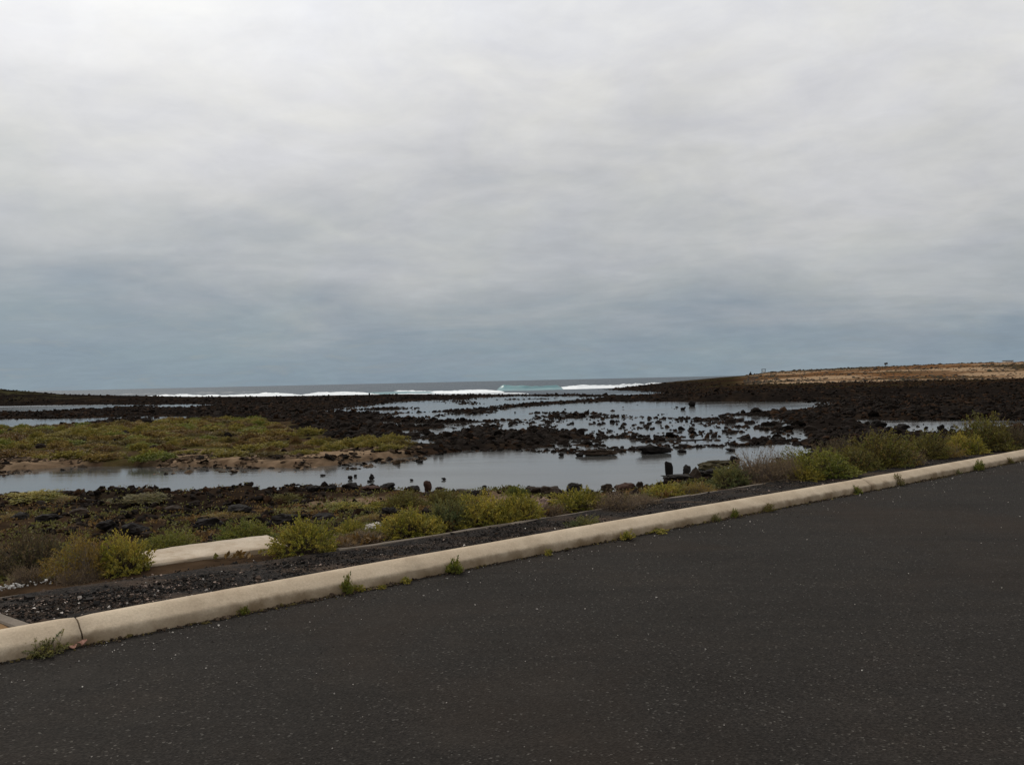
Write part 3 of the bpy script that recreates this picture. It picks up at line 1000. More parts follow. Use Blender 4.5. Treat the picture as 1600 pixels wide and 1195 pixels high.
stone('upright_stone', 1047, 745, 13, 25, 'tall square-topped dark stone set upright at the lagoon edge', 'black', 'stone', None, 0.7, 3, False, 'post', -0.1)
stone('upright_stone', 1074, 744, 13, 18, 'dark egg-shaped stone standing on end between upright block and pointed rock', 'grey', 'stone', None, 0.7, 4)
stone('pointed_rock', 1088, 750, 24, 20, 'brown pointed rock right of the two upright stones', 'brown', 'rock', None, 0.8, 5, False, 'tri')
stone('flat_rock', 1063, 753, 56, 10, 'low flat dark rock under the two upright stones', 'grey', 'rock', None, 0.6, 6, False, 'slab', 0.02)
stone('rock_slab', 1122, 735, 58, 15, 'large flat olive-brown slab overhanging the lagoon beside the dry shrub', 'olive', 'rock', None, 0.7, 7, False, 'slab', -0.04)
stone('dark_rock', 1112, 747, 42, 14, 'black rock beneath the large flat slab', 'black', 'rock', None, 0.8, 8)
stone('square_rock', 1149, 727, 16, 15, 'small square black rock at the end of the large slab', 'black', 'rock', None, 0.8, 9, False, 'post')
near_row = [(834, 772, 28, 11, 'brown', 'rounded brown rock leftmost of the row on the near lagoon edge'),
            (862, 775, 34, 15, 'brown', 'largest brown rock of the row on the near lagoon edge'),
            (898, 769, 26, 14, 'grey', 'grey-brown rock behind the olive shrub on the near lagoon edge'),
            (950, 769, 22, 13, 'brown', 'brown rock behind the grey dry shrub on the lagoon edge'),
            (978, 768, 34, 13, 'red', 'reddish low rock behind the grey dry shrub'),
            (1000, 764, 12, 12, 'brown', 'small rounded rock rightmost of the row behind the dry shrub')]
for i, (u, v, a, b_, cl, lb) in enumerate(near_row):
    stone('shore_rock', u, v, a, b_, lb, cl, 'rock', 'rocks along the near lagoon edge', 0.9, 20 + i)
left_row = [(487, 768, 28, 12, 'black', 'low black rock at the left end of the near shore rock row'),
            (512, 767, 30, 13, 'black', 'broad black rock second in the near shore rock row'),
            (546, 766, 30, 14, 'black', 'blocky black rock third in the near shore rock row'),
            (578, 767, 34, 9, 'red', 'low rust-brown rock between two black shore rocks'),
            (604, 766, 30, 14, 'black', 'black humped rock just right of the rust-brown low rock'),
            (645, 768, 24, 11, 'black', 'low black rock left of the upright reddish rock'),
            (668, 768, 15, 21, 'red', 'upright reddish rock standing out of the near shore rock row'),
            (688, 768, 20, 9, 'brown', 'small brown rock just right of the upright reddish rock'),
            (722, 770, 30, 6, 'brown', 'flat brown rock lying at the water line'),
            (742, 772, 20, 7, 'black', 'flat black rock lying at the water line')]
for i, (u, v, a, b_, cl, lb) in enumerate(left_row):
    stone('shore_rock', u, v, a * 0.9, b_ * 0.8, lb, cl, 'rock', 'rocks along the near lagoon edge', 0.9, 40 + i)
lag_st = [(504, 743.5, 9, 3, 'leftmost tiny stone breaking the lagoon surface'),
          (547, 749, 8, 6, 'small dark stone left of the biggest lagoon stone'),
          (555, 745, 5, 4, 'tiny dark stone behind the small lagoon stones'),
          (581, 749, 9, 9, 'biggest rounded dark stone alone in the near lagoon'),
          (577, 753, 8, 3, 'flat stone in front of the biggest lagoon stone'),
          (656, 723, 10, 4, 'flat stone alone near the far sandy lagoon shore'),
          (643, 751, 6, 3, 'tiny stone in the lagoon left of the upright reddish rock'),
          (693, 750, 8, 4, 'tiny stone in the lagoon right of the upright reddish rock'),
          (757, 762, 9, 4, 'low stone in the lagoon off the flat shore rocks'),
          (774, 765, 8, 4, 'low stone closest to the near bank shrubs'),
          (877, 712.5, 9, 5, 'round stone off the far rubble shore, alone in the lagoon'),
          (1143, 705, 17, 5, 'flat dark stone alone in the lagoon behind the slab'),
          (906, 713, 14, 6, 'dark stone at the left end of the low rock spit')]
for i, (u, v, a, b_, lb) in enumerate(lag_st):
    stone('lagoon_stone', u, v, a, b_, lb, 'black', 'stone', 'stones in the lagoon', 0.9, 60 + i, True)
stone('rock_spit', 938, 712, 62, 9, 'long low brown rock spit reaching into the lagoon', 'brown', 'rock', None, 0.3, 80, True, 'slab')
stone('rock_ledge', 1022, 709, 58, 13, 'thick black rock ledge jutting over the lagoon', 'black', 'rock', None, 0.4, 81, True, 'slab')
stone('low_rock', 1066, 707, 16, 5, 'flat dark rock at the tip of the black ledge', 'black', 'rock', None, 0.6, 82, True)
stone('tidal_boulder', 1082, 635, 12, 9, 'lone upright black boulder in the large far pool', 'black', 'boulder', None, 0.9, 83, True)
stone('tidal_boulder', 1068, 640.5, 9, 5, 'small black boulder left of the lone upright one', 'black', 'boulder', None, 0.9, 84, True)
stone('tidal_boulder', 1130, 653, 13, 6, 'round black boulder ending the middle rock bar', 'black', 'boulder', None, 0.9, 85, True)
stone('tidal_boulder', 1471, 672, 12, 9, 'round black boulder in the pool left of the dark tall shrub', 'black', 'boulder', None, 0.9, 86, True)
stone('tidal_boulder', 1377, 668, 26, 13, 'big black boulder in the pool above the dark olive shrub', 'black', 'boulder', None, 0.9, 87, True)
stone('tidal_boulder', 1412, 671, 22, 9, 'low black boulder right of the big pool boulder', 'black', 'boulder', None, 0.9, 88, True)
stone('pink_stone', 853, 797, 24, 20, 'pinkish beige stone half hidden beside yellow-green shrubs', 'pink', 'stone', None, 0.9, 90)
stone('white_rubble', 582, 833, 32, 16, 'chalk white lump of broken masonry behind the path shrubs', 'white', 'rubble', None, 0.7, 91, False, 'slab', -0.06)
stone('white_rubble', 547, 832, 9, 7, 'small white fragment left of the larger white lump', 'white', 'rubble', None, 0.9, 92)
bank_st = [(372, 806, 40, 16, 'black', 'large black rock in the bank above the low green shrub'), (610, 806, 30, 13, 'black', 'black boulder between green ground cover patches'),
           (640, 786, 26, 8, 'black', 'slanting black rock at the edge of the pink sand'), (165, 832, 34, 18, 'black', 'black rock behind the yellow-green shrub at the left'),
           (70, 818, 40, 14, 'black', 'black rock at the left behind the grey shrub'), (320, 828, 46, 18, 'black', 'long black rock above the concrete block'),
           (205, 838, 46, 20, 'black', 'black rock just left above the low bright green shrub'), (440, 822, 46, 18, 'black', 'black rock just behind the round green shrub'),
           (28, 812, 26, 11, 'grey', 'grey flat stone at the far left bank'), (505, 815, 40, 12, 'black', 'black rock right behind the round green shrub'),
           (270, 800, 30, 10, 'brown', 'brown rock in the middle of the left bank'), (120, 806, 32, 11, 'brown', 'brown rock on the mud shelf at the left')]
for i, (u, v, a, b_, cl, lb) in enumerate(bank_st):
    stone('bank_rock', u, v, a, b_, lb, cl, 'rock', 'rocks in the near bank', 0.8, 100 + i)
for i, (u, v, lb) in enumerate([(432, 623.5, 'thin dark upright rock on the reef before the white surf, left one'), (577, 619.5, 'thin dark upright rock on the reef before the white surf, right one')]):
    stone('reef_rock', u, v, 2.6, 6, lb, 'black', 'rock', None, 0.8, 120 + i, False, 'post')

# ------------------------------------------------------------------ gravel and litter
CUBE = np.array([(x, y, z) for x in (-1, 1) for y in (-1, 1) for z in (-1, 1)], float)
CF = np.array([(0, 1, 3, 2), (4, 6, 7, 5), (0, 4, 5, 1), (2, 3, 7, 6), (0, 2, 6, 4), (1, 5, 7, 3)])
PEB = []
for i in range(8):
    r = np.random.default_rng(i)
    PEB.append((CUBE * 0.75 + r.normal(0, 0.24, (8, 3)), CF))


def scatter_pebbles(name, s, d, z, size, cols, label, seed):
    r = np.random.default_rng(seed)
    n = len(s)
    xy = sd_xy(s, d)
    side_ = (xy - CROSS_O) @ CROSS_N
    kp = ~((side_ > -0.02) & ((xy - CROSS_O) @ CROSS_D > -0.1) & (d > 6.1))
    xy, size, cols, z, n = xy[kp], size[kp], cols[kp], z[kp], int(kp.sum())
    sc = size[:, None] * np.c_[r.uniform(0.7, 1.4, n), r.uniform(0.7, 1.2, n), r.uniform(0.35, 0.8, n)]
    co, fa, ti = batch(PEB, np.c_[xy, z + size * 0.3], sc, rot_batch(r, n, 0.35), cols, r)
    return tag(link(name, make_mesh(name, co, fa, 4, M['pebble'], ti)), label, 'gravel', None, 'stuff')


r = np.random.default_rng(77)
n = 24000
s = np.abs(r.normal(0, 1, n)) * 7 - 0.6
s = np.where(s > 24, r.uniform(0, 24, n), s)
d = r.uniform(0.20, 1.02, n)
left = sstep(4.2, 1.6, s)
d = np.where((r.uniform(0, 1, n) < left * 0.5), r.uniform(0.2, 1.34, n), d)
sz = np.exp(r.normal(-5.7, 0.5, n)) * (1 + 0.55 * left)
pal = np.array([(.012, .0105, .0095), (.020, .017, .015), (.036, .026, .020), (.075, .052, .038), (.24, .18, .145), (.48, .43, .38)])
pr_right = np.cumsum([.42, .33, .15, .075, .02, .005])
pr_left = np.cumsum([.28, .28, .20, .14, .075, .025])
uu = r.uniform(0, 1, n)
idx = np.where(r.uniform(0, 1, n) < left, np.searchsorted(pr_left, uu), np.searchsorted(pr_right, uu))
scatter_pebbles('gravel', s, kerb_line(s) + d, np.full(n, 0.10), sz, pal[np.clip(idx, 0, 5)] * r.uniform(0.8, 1.25, n)[:, None],
                'dark volcanic gravel with pale chips covering the narrow path', 78)
n = 60
q = hit(12, 930)
s0, d0 = q[:2] @ RD, q[:2] @ RN
scatter_pebbles('gravel', r.normal(s0, 0.14, n), r.normal(d0, 0.07, n), np.full(n, 0.07), np.exp(r.normal(-4.75, 0.35, n)),
                np.array([.42, .40, .37]) * r.uniform(0.5, 1.1, n)[:, None], 'small heap of white stone chips beside the grey shrub', 79)
n = 5200
s = r.uniform(-8, 22, n)
d = 6.0 - np.abs(r.normal(0, 1, n)) ** 1.2 * np.where(r.uniform(0, 1, n) < 0.45, 0.25, 2.6)
ok = d > -4
s, d = s[ok], d[ok]
n = len(s)
scatter_pebbles('gravel', s, d, np.full(n, 0.001), np.exp(r.normal(-5.75, 0.4, n)), np.where((r.uniform(0, 1, n) < 0.28)[:, None], np.array([.36, .33, .29]), np.array([.075, .068, .06])) * r.uniform(0.6, 1.2, n)[:, None],
                'tiny pale grit scattered over the dark asphalt', 80)
n = 7000
s = r.uniform(-4, 24, n)
d = kerb_line(s) - np.abs(r.normal(0, 0.035, n)) - 0.002
k = sstep(0.4, 0.6, fbm(s, s * 0, 1.1, 3, 88))
okm = r.uniform(0, 1, n) < 0.25 + 0.75 * k
s, d = s[okm], d[okm]
n = len(s)
scatter_pebbles('dirt', s, d, np.full(n, 0.002), np.exp(r.normal(-5.0, 0.4, n)), np.where((r.uniform(0, 1, n) < 0.3)[:, None], np.array([.11, .085, .03]), np.array([.06, .042, .028])) * r.uniform(0.6, 1.3, n)[:, None],
                'line of brown dirt and grit along the foot of the kerb', 81)

# ------------------------------------------------------------------ concrete block behind the path
bl = link('concrete_block', None)
p0 = at(219, 893, 0.0)
p1 = at(452, 860, 0.0)
ex = (p1 - p0)[:2]
Lb = np.hypot(*ex)
ex /= Lb
ey = np.array([-ex[1], ex[0]])
bl.location = (p0[0], p0[1], -0.045)
bl.rotation_euler = (0, 0, math.atan2(ex[1], ex[0]))
tag(bl, 'pale beige concrete block with cracked end beside the round green shrub', 'block')
nx = 26
xs_ = np.linspace(0, Lb, nx)
pf = [(0.0, -0.15), (0.0, 0.085), (0.012, 0.10), (0.05, 0.108), (0.36, 0.122), (0.56, 0.128), (0.575, 0.118), (0.58, -0.15)]
co = []
for j, (o, z) in enumerate(pf):
    wob = fbm(xs_, xs_ * 0 + j * 0.7, 4.0, 4, 701) - 0.5
    co.append(np.c_[xs_ + 0 * wob, o + wob * 0.025, z + wob * 0.022])
co = np.vstack(co)
f = list(grid_faces(len(pf), nx)[:, ::-1].ravel())
sizes = [4] * (len(f) // 4)
f += [j * nx for j in range(len(pf))] + [j * nx + nx - 1 for j in reversed(range(len(pf)))]
sizes += [len(pf)] * 2
link('slab', make_mesh('slab', co, f, sizes, M['block']), bl)


# ------------------------------------------------------------------ shrubs
def bez(a, b_, c, t):
    return a * (1 - t) ** 2 + b_ * 2 * t * (1 - t) + c * t * t


def shrub_mesh(seed, radius, hgt, n_shoot, n_leaf, leaf, leaf_w, palette, twig_col, upright=0.5, twig_r=0.004, start=0.4, jag=0.25, droop=0.0, sub=3, leaf_gain=1.0):
    """Foliage and twig meshes of one shrub, radius and height in metres, foot at the origin."""
    r = np.random.default_rng(seed)
    az = r.uniform(0, 2 * np.pi, n_shoot)
    el = np.arcsin(r.uniform(0.02, 1, n_shoot) ** 0.9)
    lob = 0.62 + 0.72 * vnoise(np.cos(az) * 2.3 + seed, np.sin(az) * 2.3, el * 2.2, seed)
    rr = r.uniform(1 - jag, 1.0, n_shoot) * lob
    tip = np.c_[np.cos(az) * np.cos(el) * radius * rr, np.sin(az) * np.cos(el) * radius * rr, np.sin(el) * hgt * rr]
    base = np.c_[r.normal(0, radius * 0.22, n_shoot), r.normal(0, radius * 0.22, n_shoot), np.zeros(n_shoot)]
    base += 0.35 * tip * np.array([1, 1, 0])
    mid = base * 0.4 + tip * 0.6 + np.array([0, 0, 1]) * (hgt * 0.18 * upright) - np.array([0, 0, droop])
    # twigs: three-sided tubes
    T = np.linspace(0, 1, sub + 1)
    pts = np.stack([bez(base, mid, tip, t) for t in T], 1)              # (n, k, 3)
    k = sub + 1
    offs = np.array([(math.cos(a), math.sin(a), 0) for a in (0, 2.1, 4.2)])
    rad = twig_r * (1.0 - 0.7 * T)
    co = (pts[:, :, None, :] + offs[None, None] * rad[None, :, None, None]).reshape(-1, 3)
    fi = []
    for a in range(sub):
        for c in range(3):
            fi.append((a * 3 + c, a * 3 + (c + 1) % 3, (a + 1) * 3 + (c + 1) % 3, (a + 1) * 3 + c))
    fi = (np.array(fi)[None] + (np.arange(n_shoot) * k * 3)[:, None, None]).reshape(-1, 4)
    tc = np.array(twig_col)[None] * r.uniform(0.6, 1.4, n_shoot)[:, None]
    twigs = make_mesh('twigs', co, fi, 4, M['twig'], np.repeat(tc, k * 3, 0), True)
    # leaves
    tl = start + (1.02 - start) * r.uniform(0, 1, (n_shoot, n_leaf)) ** 0.8
    q = bez(base[:, None], mid[:, None], tip[:, None], tl[..., None]).reshape(-1, 3)
    ax = np.repeat(tip - mid, n_leaf, 0)
    ax /= np.linalg.norm(ax, axis=1)[:, None] + 1e-9
    dirn = ax * 0.75 + r.normal(0, 0.55, q.shape)
    dirn[:, 2] += 0.25
    dirn /= np.linalg.norm(dirn, axis=1)[:, None] + 1e-9
    side = np.cross(dirn, r.normal(size=q.shape))
    side /= np.linalg.norm(side, axis=1)[:, None] + 1e-9
    up = np.cross(side, dirn)
    ll = leaf * r.uniform(0.6, 1.3, len(q))[:, None]
    lw = leaf_w * r.uniform(0.7, 1.3, len(q))[:, None]
    v0 = q
    v1 = q + dirn * ll * 0.5 + side * lw + up * lw * 0.5
    v2 = q + dirn * ll
    v3 = q + dirn * ll * 0.5 - side * lw + up * lw * 0.5
    co = np.stack([v0, v1, v2, v3], 1).reshape(-1, 3)
    fi = (np.array([(0, 1, 2), (0, 2, 3)])[None] + (np.arange(len(q)) * 4)[:, None, None]).reshape(-1, 3)
    pal_ = np.array(palette)
    patchy = vnoise(tip[:, 0] / radius * 1.6 + 9, tip[:, 1] / radius * 1.6, tip[:, 2] / hgt * 1.6, seed + 3)
    ci = np.clip((patchy + r.normal(0, 0.17, n_shoot)) * len(pal_), 0, len(pal_) - 1).astype(int)
    lc = np.repeat(pal_[ci] * np.array([1.85, 1.72, 1.25]) * leaf_gain, n_leaf, 0) * r.uniform(0.7, 1.3, len(q))[:, None]  # palette scaled evenly, the leaves' own colour
    fol = make_mesh('foliage', co, fi, 3, M['leaf'], np.repeat(lc, 4, 0))
    return fol, twigs


YG = [(.085, .095, .020), (.135, .135, .026), (.185, .165, .032), (.155, .150, .045), (.22, .185, .045)]
GR = [(.050, .070, .020), (.078, .095, .022), (.105, .115, .026), (.125, .122, .03)]
OL = [(.062, .056, .020), (.088, .074, .024), (.10, .095, .026), (.075, .080, .026), (.105, .078, .028)]
BG_ = [(.060, .078, .042), (.085, .095, .048), (.105, .105, .045), (.12, .115, .04)]
OR = [(.11, .080, .022), (.14, .098, .028), (.155, .12, .03), (.11, .105, .03)]
DRY = [(.105, .078, .056), (.14, .105, .078), (.085, .062, .045), (.17, .13, .10)]
DK = [(.060, .048, .030), (.078, .060, .040), (.050, .050, .025), (.095, .070, .048)]
BROWN = (.075, .052, .036)
STRAW = (.20, .155, .115)
KIND = {
    'succulent': [shrub_mesh(11 + i, 0.5, 0.5, 520, 20, 0.024, 0.0088, YG, BROWN, 0.6, 0.004, 0.5, 0.36) for i in range(4)],
    'green': [shrub_mesh(31 + i, 0.5, 0.5, 560, 20, 0.023, 0.0085, GR, BROWN, 0.5, 0.004, 0.4, 0.36) for i in range(3)],
    'bluegreen': [shrub_mesh(41, 0.5, 0.5, 520, 20, 0.024, 0.0085, BG_, BROWN, 0.6, 0.004, 0.5)],
    'olive': [shrub_mesh(51 + i, 0.5, 0.5, 640, 18, 0.025, 0.0075, OL, BROWN, 0.4, 0.0035, 0.3, 0.32) for i in range(3)],
    'orange': [shrub_mesh(61 + i, 0.5, 0.5, 480, 18, 0.024, 0.005, OR, STRAW, 0.8, 0.004, 0.35, 0.35) for i in range(2)],
    'dry': [shrub_mesh(71 + i, 0.5, 0.5, 700, 9, 0.020, 0.0035, DRY, (.135, .10, .075), 0.9, 0.0028, 0.4, 0.4) for i in range(3)],
    'dark': [shrub_mesh(81 + i, 0.5, 0.5, 760, 14, 0.022, 0.0042, DK, (.07, .052, .04), 0.6, 0.003, 0.3, 0.35) for i in range(2)],
}
used = {}


def shrub(name, kind, u, v, wpx, hpx, label, cat='shrub', group=None, deep=1.0, zup=0.0):
    i = used.get(kind, 0)
    used[kind] = i + 1
    fol, tw = KIND[kind][i % len(KIND[kind])]
    q = hit(u, v)
    px = q[1] / F
    root = link(name, None, None, (q[0], q[1] + wpx * px * 0.33 * deep, 0))
    root.location.z = float(height(np.array([root.location.x]), np.array([root.location.y]))[0]) - 0.02 + zup
    drop = (q[2] - root.location.z)
    gw = 1.28 if u > 1120 else 1.15
    root.scale = (wpx * px * gw, wpx * px * deep * gw, (hpx * px + max(drop, 0)) * (1.88 if u > 1120 else 1.85))
    root.rotation_euler = (0, 0, (i * 2.399 + len(label)) % 6.28)
    tag(root, label, cat, group)
    link('foliage', fol, root)
    link('twigs', tw, root)
    return root


NEAR = [
    ('dark', 22, 905, 150, 88, 'large grey-brown twiggy shrub at the left end of the path'),
    ('dry', 30, 914, 60, 34, 'dead straw-coloured stems below the grey-brown shrub'),
    ('orange', 108, 908, 112, 82, 'rusty yellow shrub with bare stems between grey and green shrubs'),
    ('succulent', 176, 902, 96, 72, 'yellow-green shrub touching the left end of the concrete block'),
    ('dry', 112, 914, 70, 26, 'dead brown twigs at the foot of the rusty yellow shrub'),
    ('green', 250, 866, 92, 34, 'low bright green shrub behind the left end of the concrete block'),
    ('green', 376, 848, 92, 34, 'low green shrub behind the right end of the concrete block'),
    ('succulent', 466, 872, 108, 64, 'round yellow-green succulent shrub at the right end of concrete block'),
    ('succulent', 541, 842, 56, 32, 'small sparse yellowish shrub right of the round succulent shrub'),
    ('dry', 560, 850, 90, 24, 'low grey-brown dead brush in front of the white lump'),
    ('dry', 520, 860, 70, 20, 'low dead brush at the right foot of the round succulent shrub'),
    ('succulent', 634, 842, 92, 52, 'yellow-green shrub right of the white lump'),
    ('bluegreen', 696, 830, 76, 54, 'blue-green shrub in the middle of the long shrub row'),
    ('succulent', 752, 826, 96, 58, 'tall yellow-green shrub right of the blue-green one'),
    ('succulent', 812, 818, 78, 52, 'yellow-green shrub beside the pinkish beige stone'),
    ('olive', 628, 797, 74, 30, 'olive shrub at the back of the bank below the reddish rock'),
    ('olive', 690, 788, 60, 22, 'small olive shrub behind the blue-green shrub'),
    ('green', 806, 775, 40, 16, 'small dark green tuft on the lagoon edge'),
    ('succulent', 905, 800, 92, 42, 'olive-yellow shrub right of the pinkish stone'),
    ('dry', 968, 800, 92, 34, 'grey dry shrub behind the middle of the path'),
    ('dry', 1010, 790, 60, 22, 'low grey dead shrub right of the grey dry shrub'),
    ('bluegreen', 915, 828, 58, 22, 'small pale green weed growing in the path gravel'),
    ('succulent', 1040, 777, 72, 24, 'low yellow-green shrub in front of the upright stones'),
    ('orange', 1092, 772, 66, 20, 'low rusty shrub in front of the flat slab'),
    ('bluegreen', 1148, 762, 66, 38, 'grey-green shrub at the left foot of the tall dry shrub'),
    ('dry', 1192, 758, 92, 62, 'tall dry brown shrub with pale wispy top'),
    ('dry', 1232, 752, 70, 46, 'dry brown shrub left of the bright green shrub'),
    ('green', 1294, 748, 118, 48, 'bright green rounded shrub behind the right half of the path'),
    ('dark', 1318, 726, 84, 46, 'dark reddish shrub behind the bright green rounded shrub'),
    ('olive', 1386, 731, 112, 60, 'big dark olive shrub right of the bright green one'),
    ('olive', 1452, 719, 82, 48, 'olive shrub between the big dark olive and yellow-green shrubs'),
    ('succulent', 1518, 711, 62, 36, 'yellow-green shrub in front of the tall dark shrub'),
    ('olive', 1548, 706, 92, 58, 'tall dark shrub near the right end of the path'),
    ('olive', 1345, 737, 80, 40, 'low olive shrub between the bright green and big dark olive shrubs'),
    ('dry', 1424, 727, 60, 30, 'dry brown tuft between the two olive shrubs'),
    ('orange', 1484, 716, 56, 30, 'rusty shrub left of the yellow-green shrub near the path end'),
    ('succulent', 1262, 752, 60, 26, 'small yellowish shrub at the left foot of the bright green shrub'),
    ('succulent', 668, 836, 60, 36, 'yellow-green shrub squeezed between its neighbours left of the blue-green one'),
    ('succulent', 786, 822, 66, 42, 'low yellow-green shrub filling the row left of the pinkish stone'),
    ('dry', 860, 806, 60, 24, 'dead brown brush at the foot of the pinkish stone'),
    ('olive', 935, 798, 60, 30, 'olive shrub left of the grey dry shrub'),
    ('dark', 1592, 702, 60, 48, 'dark brown shrub at the right edge of the picture'),
]
for i, (k, u, v, a, b_, lb) in enumerate(NEAR):
    shrub('shrub', k, u, v, a, b_, lb, 'shrub', 'shrubs along the path')
MATS = [('succulent', 40, 784, 130, 13, 'yellow ground-cover mat at the left shore of the lagoon'),
        ('orange', 95, 785, 60, 9, 'orange end of the yellow mat at the left shore'),
        ('succulent', 535, 800, 90, 13, 'yellow-green mat beside the pink sand patch'),
        ('succulent', 590, 797, 56, 13, 'green mat right of the black boulder in the bank'),
        ('orange', 350, 812, 90, 12, 'rusty orange mat in the middle of the left bank'),
        ('orange', 450, 806, 70, 9, 'rust-coloured mat behind the round succulent shrub'),
        ('olive', 440, 785, 70, 10, 'dull olive mat on the mud shelf'),
        ('orange', 580, 815, 70, 12, 'rusty mat above the white lump'),
        ('olive', 210, 790, 120, 10, 'dull olive mat on the left mud shelf'),
        ('olive', 700, 775, 40, 8, 'small olive mat near the flat shore rocks'),
        ('orange', 10, 812, 50, 10, 'rusty mat at the far left bank'),
        ('succulent', 730, 786, 50, 14, 'yellow-green mat behind the long shrub row')]
for k, u, v, a, b_, lb in MATS:
    shrub('ground_cover', k, u, v, a, b_, lb, 'shrub', 'mats on the near bank', 0.8)

# weeds at the foot of the kerb
WEED = [
    shrub_mesh(201, 0.5, 0.5, 70, 16, 0.085, 0.02, GR, BROWN, 0.9, 0.008, 0.2, 0.4),
    shrub_mesh(202, 0.5, 0.5, 60, 16, 0.085, 0.02, YG, BROWN, 0.9, 0.008, 0.2, 0.4),
    shrub_mesh(203, 0.5, 0.5, 110, 14, 0.06, 0.012, BG_, BROWN, 0.4, 0.006, 0.2, 0.45),
    shrub_mesh(204, 0.5, 0.5, 100, 12, 0.06, 0.014, OL, BROWN, 0.6, 0.006, 0.2, 0.4)]
WD = [(2, 70, 1017, 92, 34, 'sprawling grey-green weed left of the kerb joint'), (0, 379, 957, 26, 15, 'small weed at the kerb below the concrete block'),
      (0, 541, 926, 30, 38, 'narrow upright green weed leaning on the kerb'), (1, 556, 922, 22, 14, 'tiny tuft touching the narrow upright weed'),
      (1, 597, 920, 14, 9, 'tiny tuft between two kerb weeds'), (1, 635, 911, 26, 13, 'low yellow-green tuft at the kerb foot'),
      (0, 712, 895, 40, 30, 'bushiest bright green weed at the kerb foot'), (1, 857, 868, 13, 14, 'small bright green sprig at the kerb'),
      (1, 980, 843, 34, 18, 'wispy yellow-green tuft at the middle of the kerb'), (1, 1030, 832, 44, 9, 'low strip of yellow weed at the kerb'),
      (2, 1118, 814, 18, 15, 'left one of a pair of grey-green kerb weeds'), (0, 1145, 808, 16, 17, 'right one of a pair of grey-green kerb weeds'),
      (3, 1203, 799, 24, 17, 'dull olive weed at the kerb below the dry shrub'), (0, 1335, 771, 26, 15, 'dark green weed at the kerb below the olive shrub'),
      (3, 1398, 758, 26, 24, 'brown bushy weed reaching the kerb top'), (2, 1494, 740, 18, 10, 'low grey-green weed at the kerb'),
      (0, 1530, 735, 20, 20, 'green weed at the kerb below the tall dark shrub'), (3, 1577, 724, 18, 12, 'last small weed toward the right end of the kerb')]
for k, u, v, a, b_, lb in WD:
    q = at(u, v, 0.0)
    px = q[1] / F
    sd_ = np.array([q[:2] @ RD, q[:2] @ RN])
    sd_[1] = min(sd_[1], KERB_D - 0.015)
    q2 = sd_xy(sd_[0], sd_[1])
    root = link('kerb_weed', None, None, (q2[0], q2[1], 0.0), u * 0.7, (a * px * 1.05, a * px * 0.8, b_ * px * 1.8))
    tag(root, lb, 'weed', 'weeds along the kerb')
    link('foliage', WEED[k][0], root)
    link('twigs', WEED[k][1], root)

# low salt bushes beyond the lagoon, each one a mound of leaves
FIELD = [[(.075, .072, .020), (.105, .092, .024), (.13, .105, .03)], [(.050, .040, .017), (.07, .055, .02), (.085, .07, .022)],
         [(.06, .075, .018), (.08, .09, .02), (.10, .10, .024)], [(.095, .075, .026), (.12, .09, .03), (.075, .052, .024)],
         [(.060, .038, .02), (.075, .05, .022), (.09, .07, .025)], [(.085, .078, .022), (.115, .10, .026), (.07, .06, .02)]]
FAR_B = [shrub_mesh(301 + i, 0.5, 0.5, 330, 9, 0.055, 0.018, p, BROWN, 0.4, 0.006, 0.5, 0.3, leaf_gain=1.2)[0] for i, p in enumerate(FIELD)]
r = np.random.default_rng(15)
tries = r.uniform(0, 1, (9000, 2))
gxy = np.c_[-48 + tries[:, 0] * 46, 30 + tries[:, 1] * 58]
okb = poly_sd(GREEN, gxy[:, 0], gxy[:, 1]) > 0.1
gxy = gxy[okb]
gxy = gxy[np.abs(gxy[:, 0] / gxy[:, 1]) < 0.61]
pick = []
for p in gxy:
    rad = 0.42
    if all((p[0] - q[0]) ** 2 + ((p[1] - q[1]) * 0.7) ** 2 > (1.15) ** 2 for q in pick):
        pick.append(p)
    if len(pick) >= 285:
        break
bz = height(np.array([p[0] for p in pick]), np.array([p[1] for p in pick]))
fn = fbm(np.array([p[0] for p in pick]), np.array([p[1] for p in pick]), 0.16, 3, 611)
for i, (p, z) in enumerate(zip(pick, bz)):
    if z < WL + 0.08:
        continue
    kk = int(np.clip((fn[i] - 0.3) / 0.4 * 6 + r.normal(0, 1.1), 0, 5))
    wv = r.uniform(0.9, 2.4)
    o = link('salt_bush', FAR_B[kk], None, (p[0], p[1], z - 0.05), r.uniform(0, 6.28), (wv, wv * r.uniform(0.7, 1.1), r.uniform(0.42, 0.9)))
    hue = ('yellow-olive', 'dark brown-olive', 'fresh green', 'tan-brown', 'rusty brown', 'mustard green')[kk]
    row = 'front' if p[1] < 43 else ('middle' if p[1] < 56 else 'back')
    tt3 = p[0] / p[1]
    side = 'left part' if tt3 < -0.45 else ('centre' if tt3 < -0.30 else 'right part')
    hs3 = 'broad' if wv > 1.65 else 'small'
    tag(o, '%s %s salt bush in the %s row, %s of the scrub field' % (hs3, hue, row, side), 'shrub', 'salt bushes across the lagoon')
for u, v, a, b_, lb in [(482, 680, 54, 12, 'isolated yellow-green bush on black rock beyond the scrub field'), (610, 703, 60, 9, 'low green bush at the right tip of the sand bank')]:
    q = hit(u, v)
    px = q[1] / F
    o = link('salt_bush', FAR_B[0], None, q, 0.4, (a * px, a * px * 0.8, b_ * px * 2))
    tag(o, lb, 'shrub')

# ------------------------------------------------------------------ small growth and stones nobody could count
r = np.random.default_rng(91)


def off_block(x, y):
    a_ = (x - p0[0]) * ex[0] + (y - p0[1]) * ex[1]
    b_ = (x - p0[0]) * ey[0] + (y - p0[1]) * ey[1]
    return ~((a_ > -0.08) & (a_ < Lb + 0.08) & (b_ > -0.08) & (b_ < 0.68))


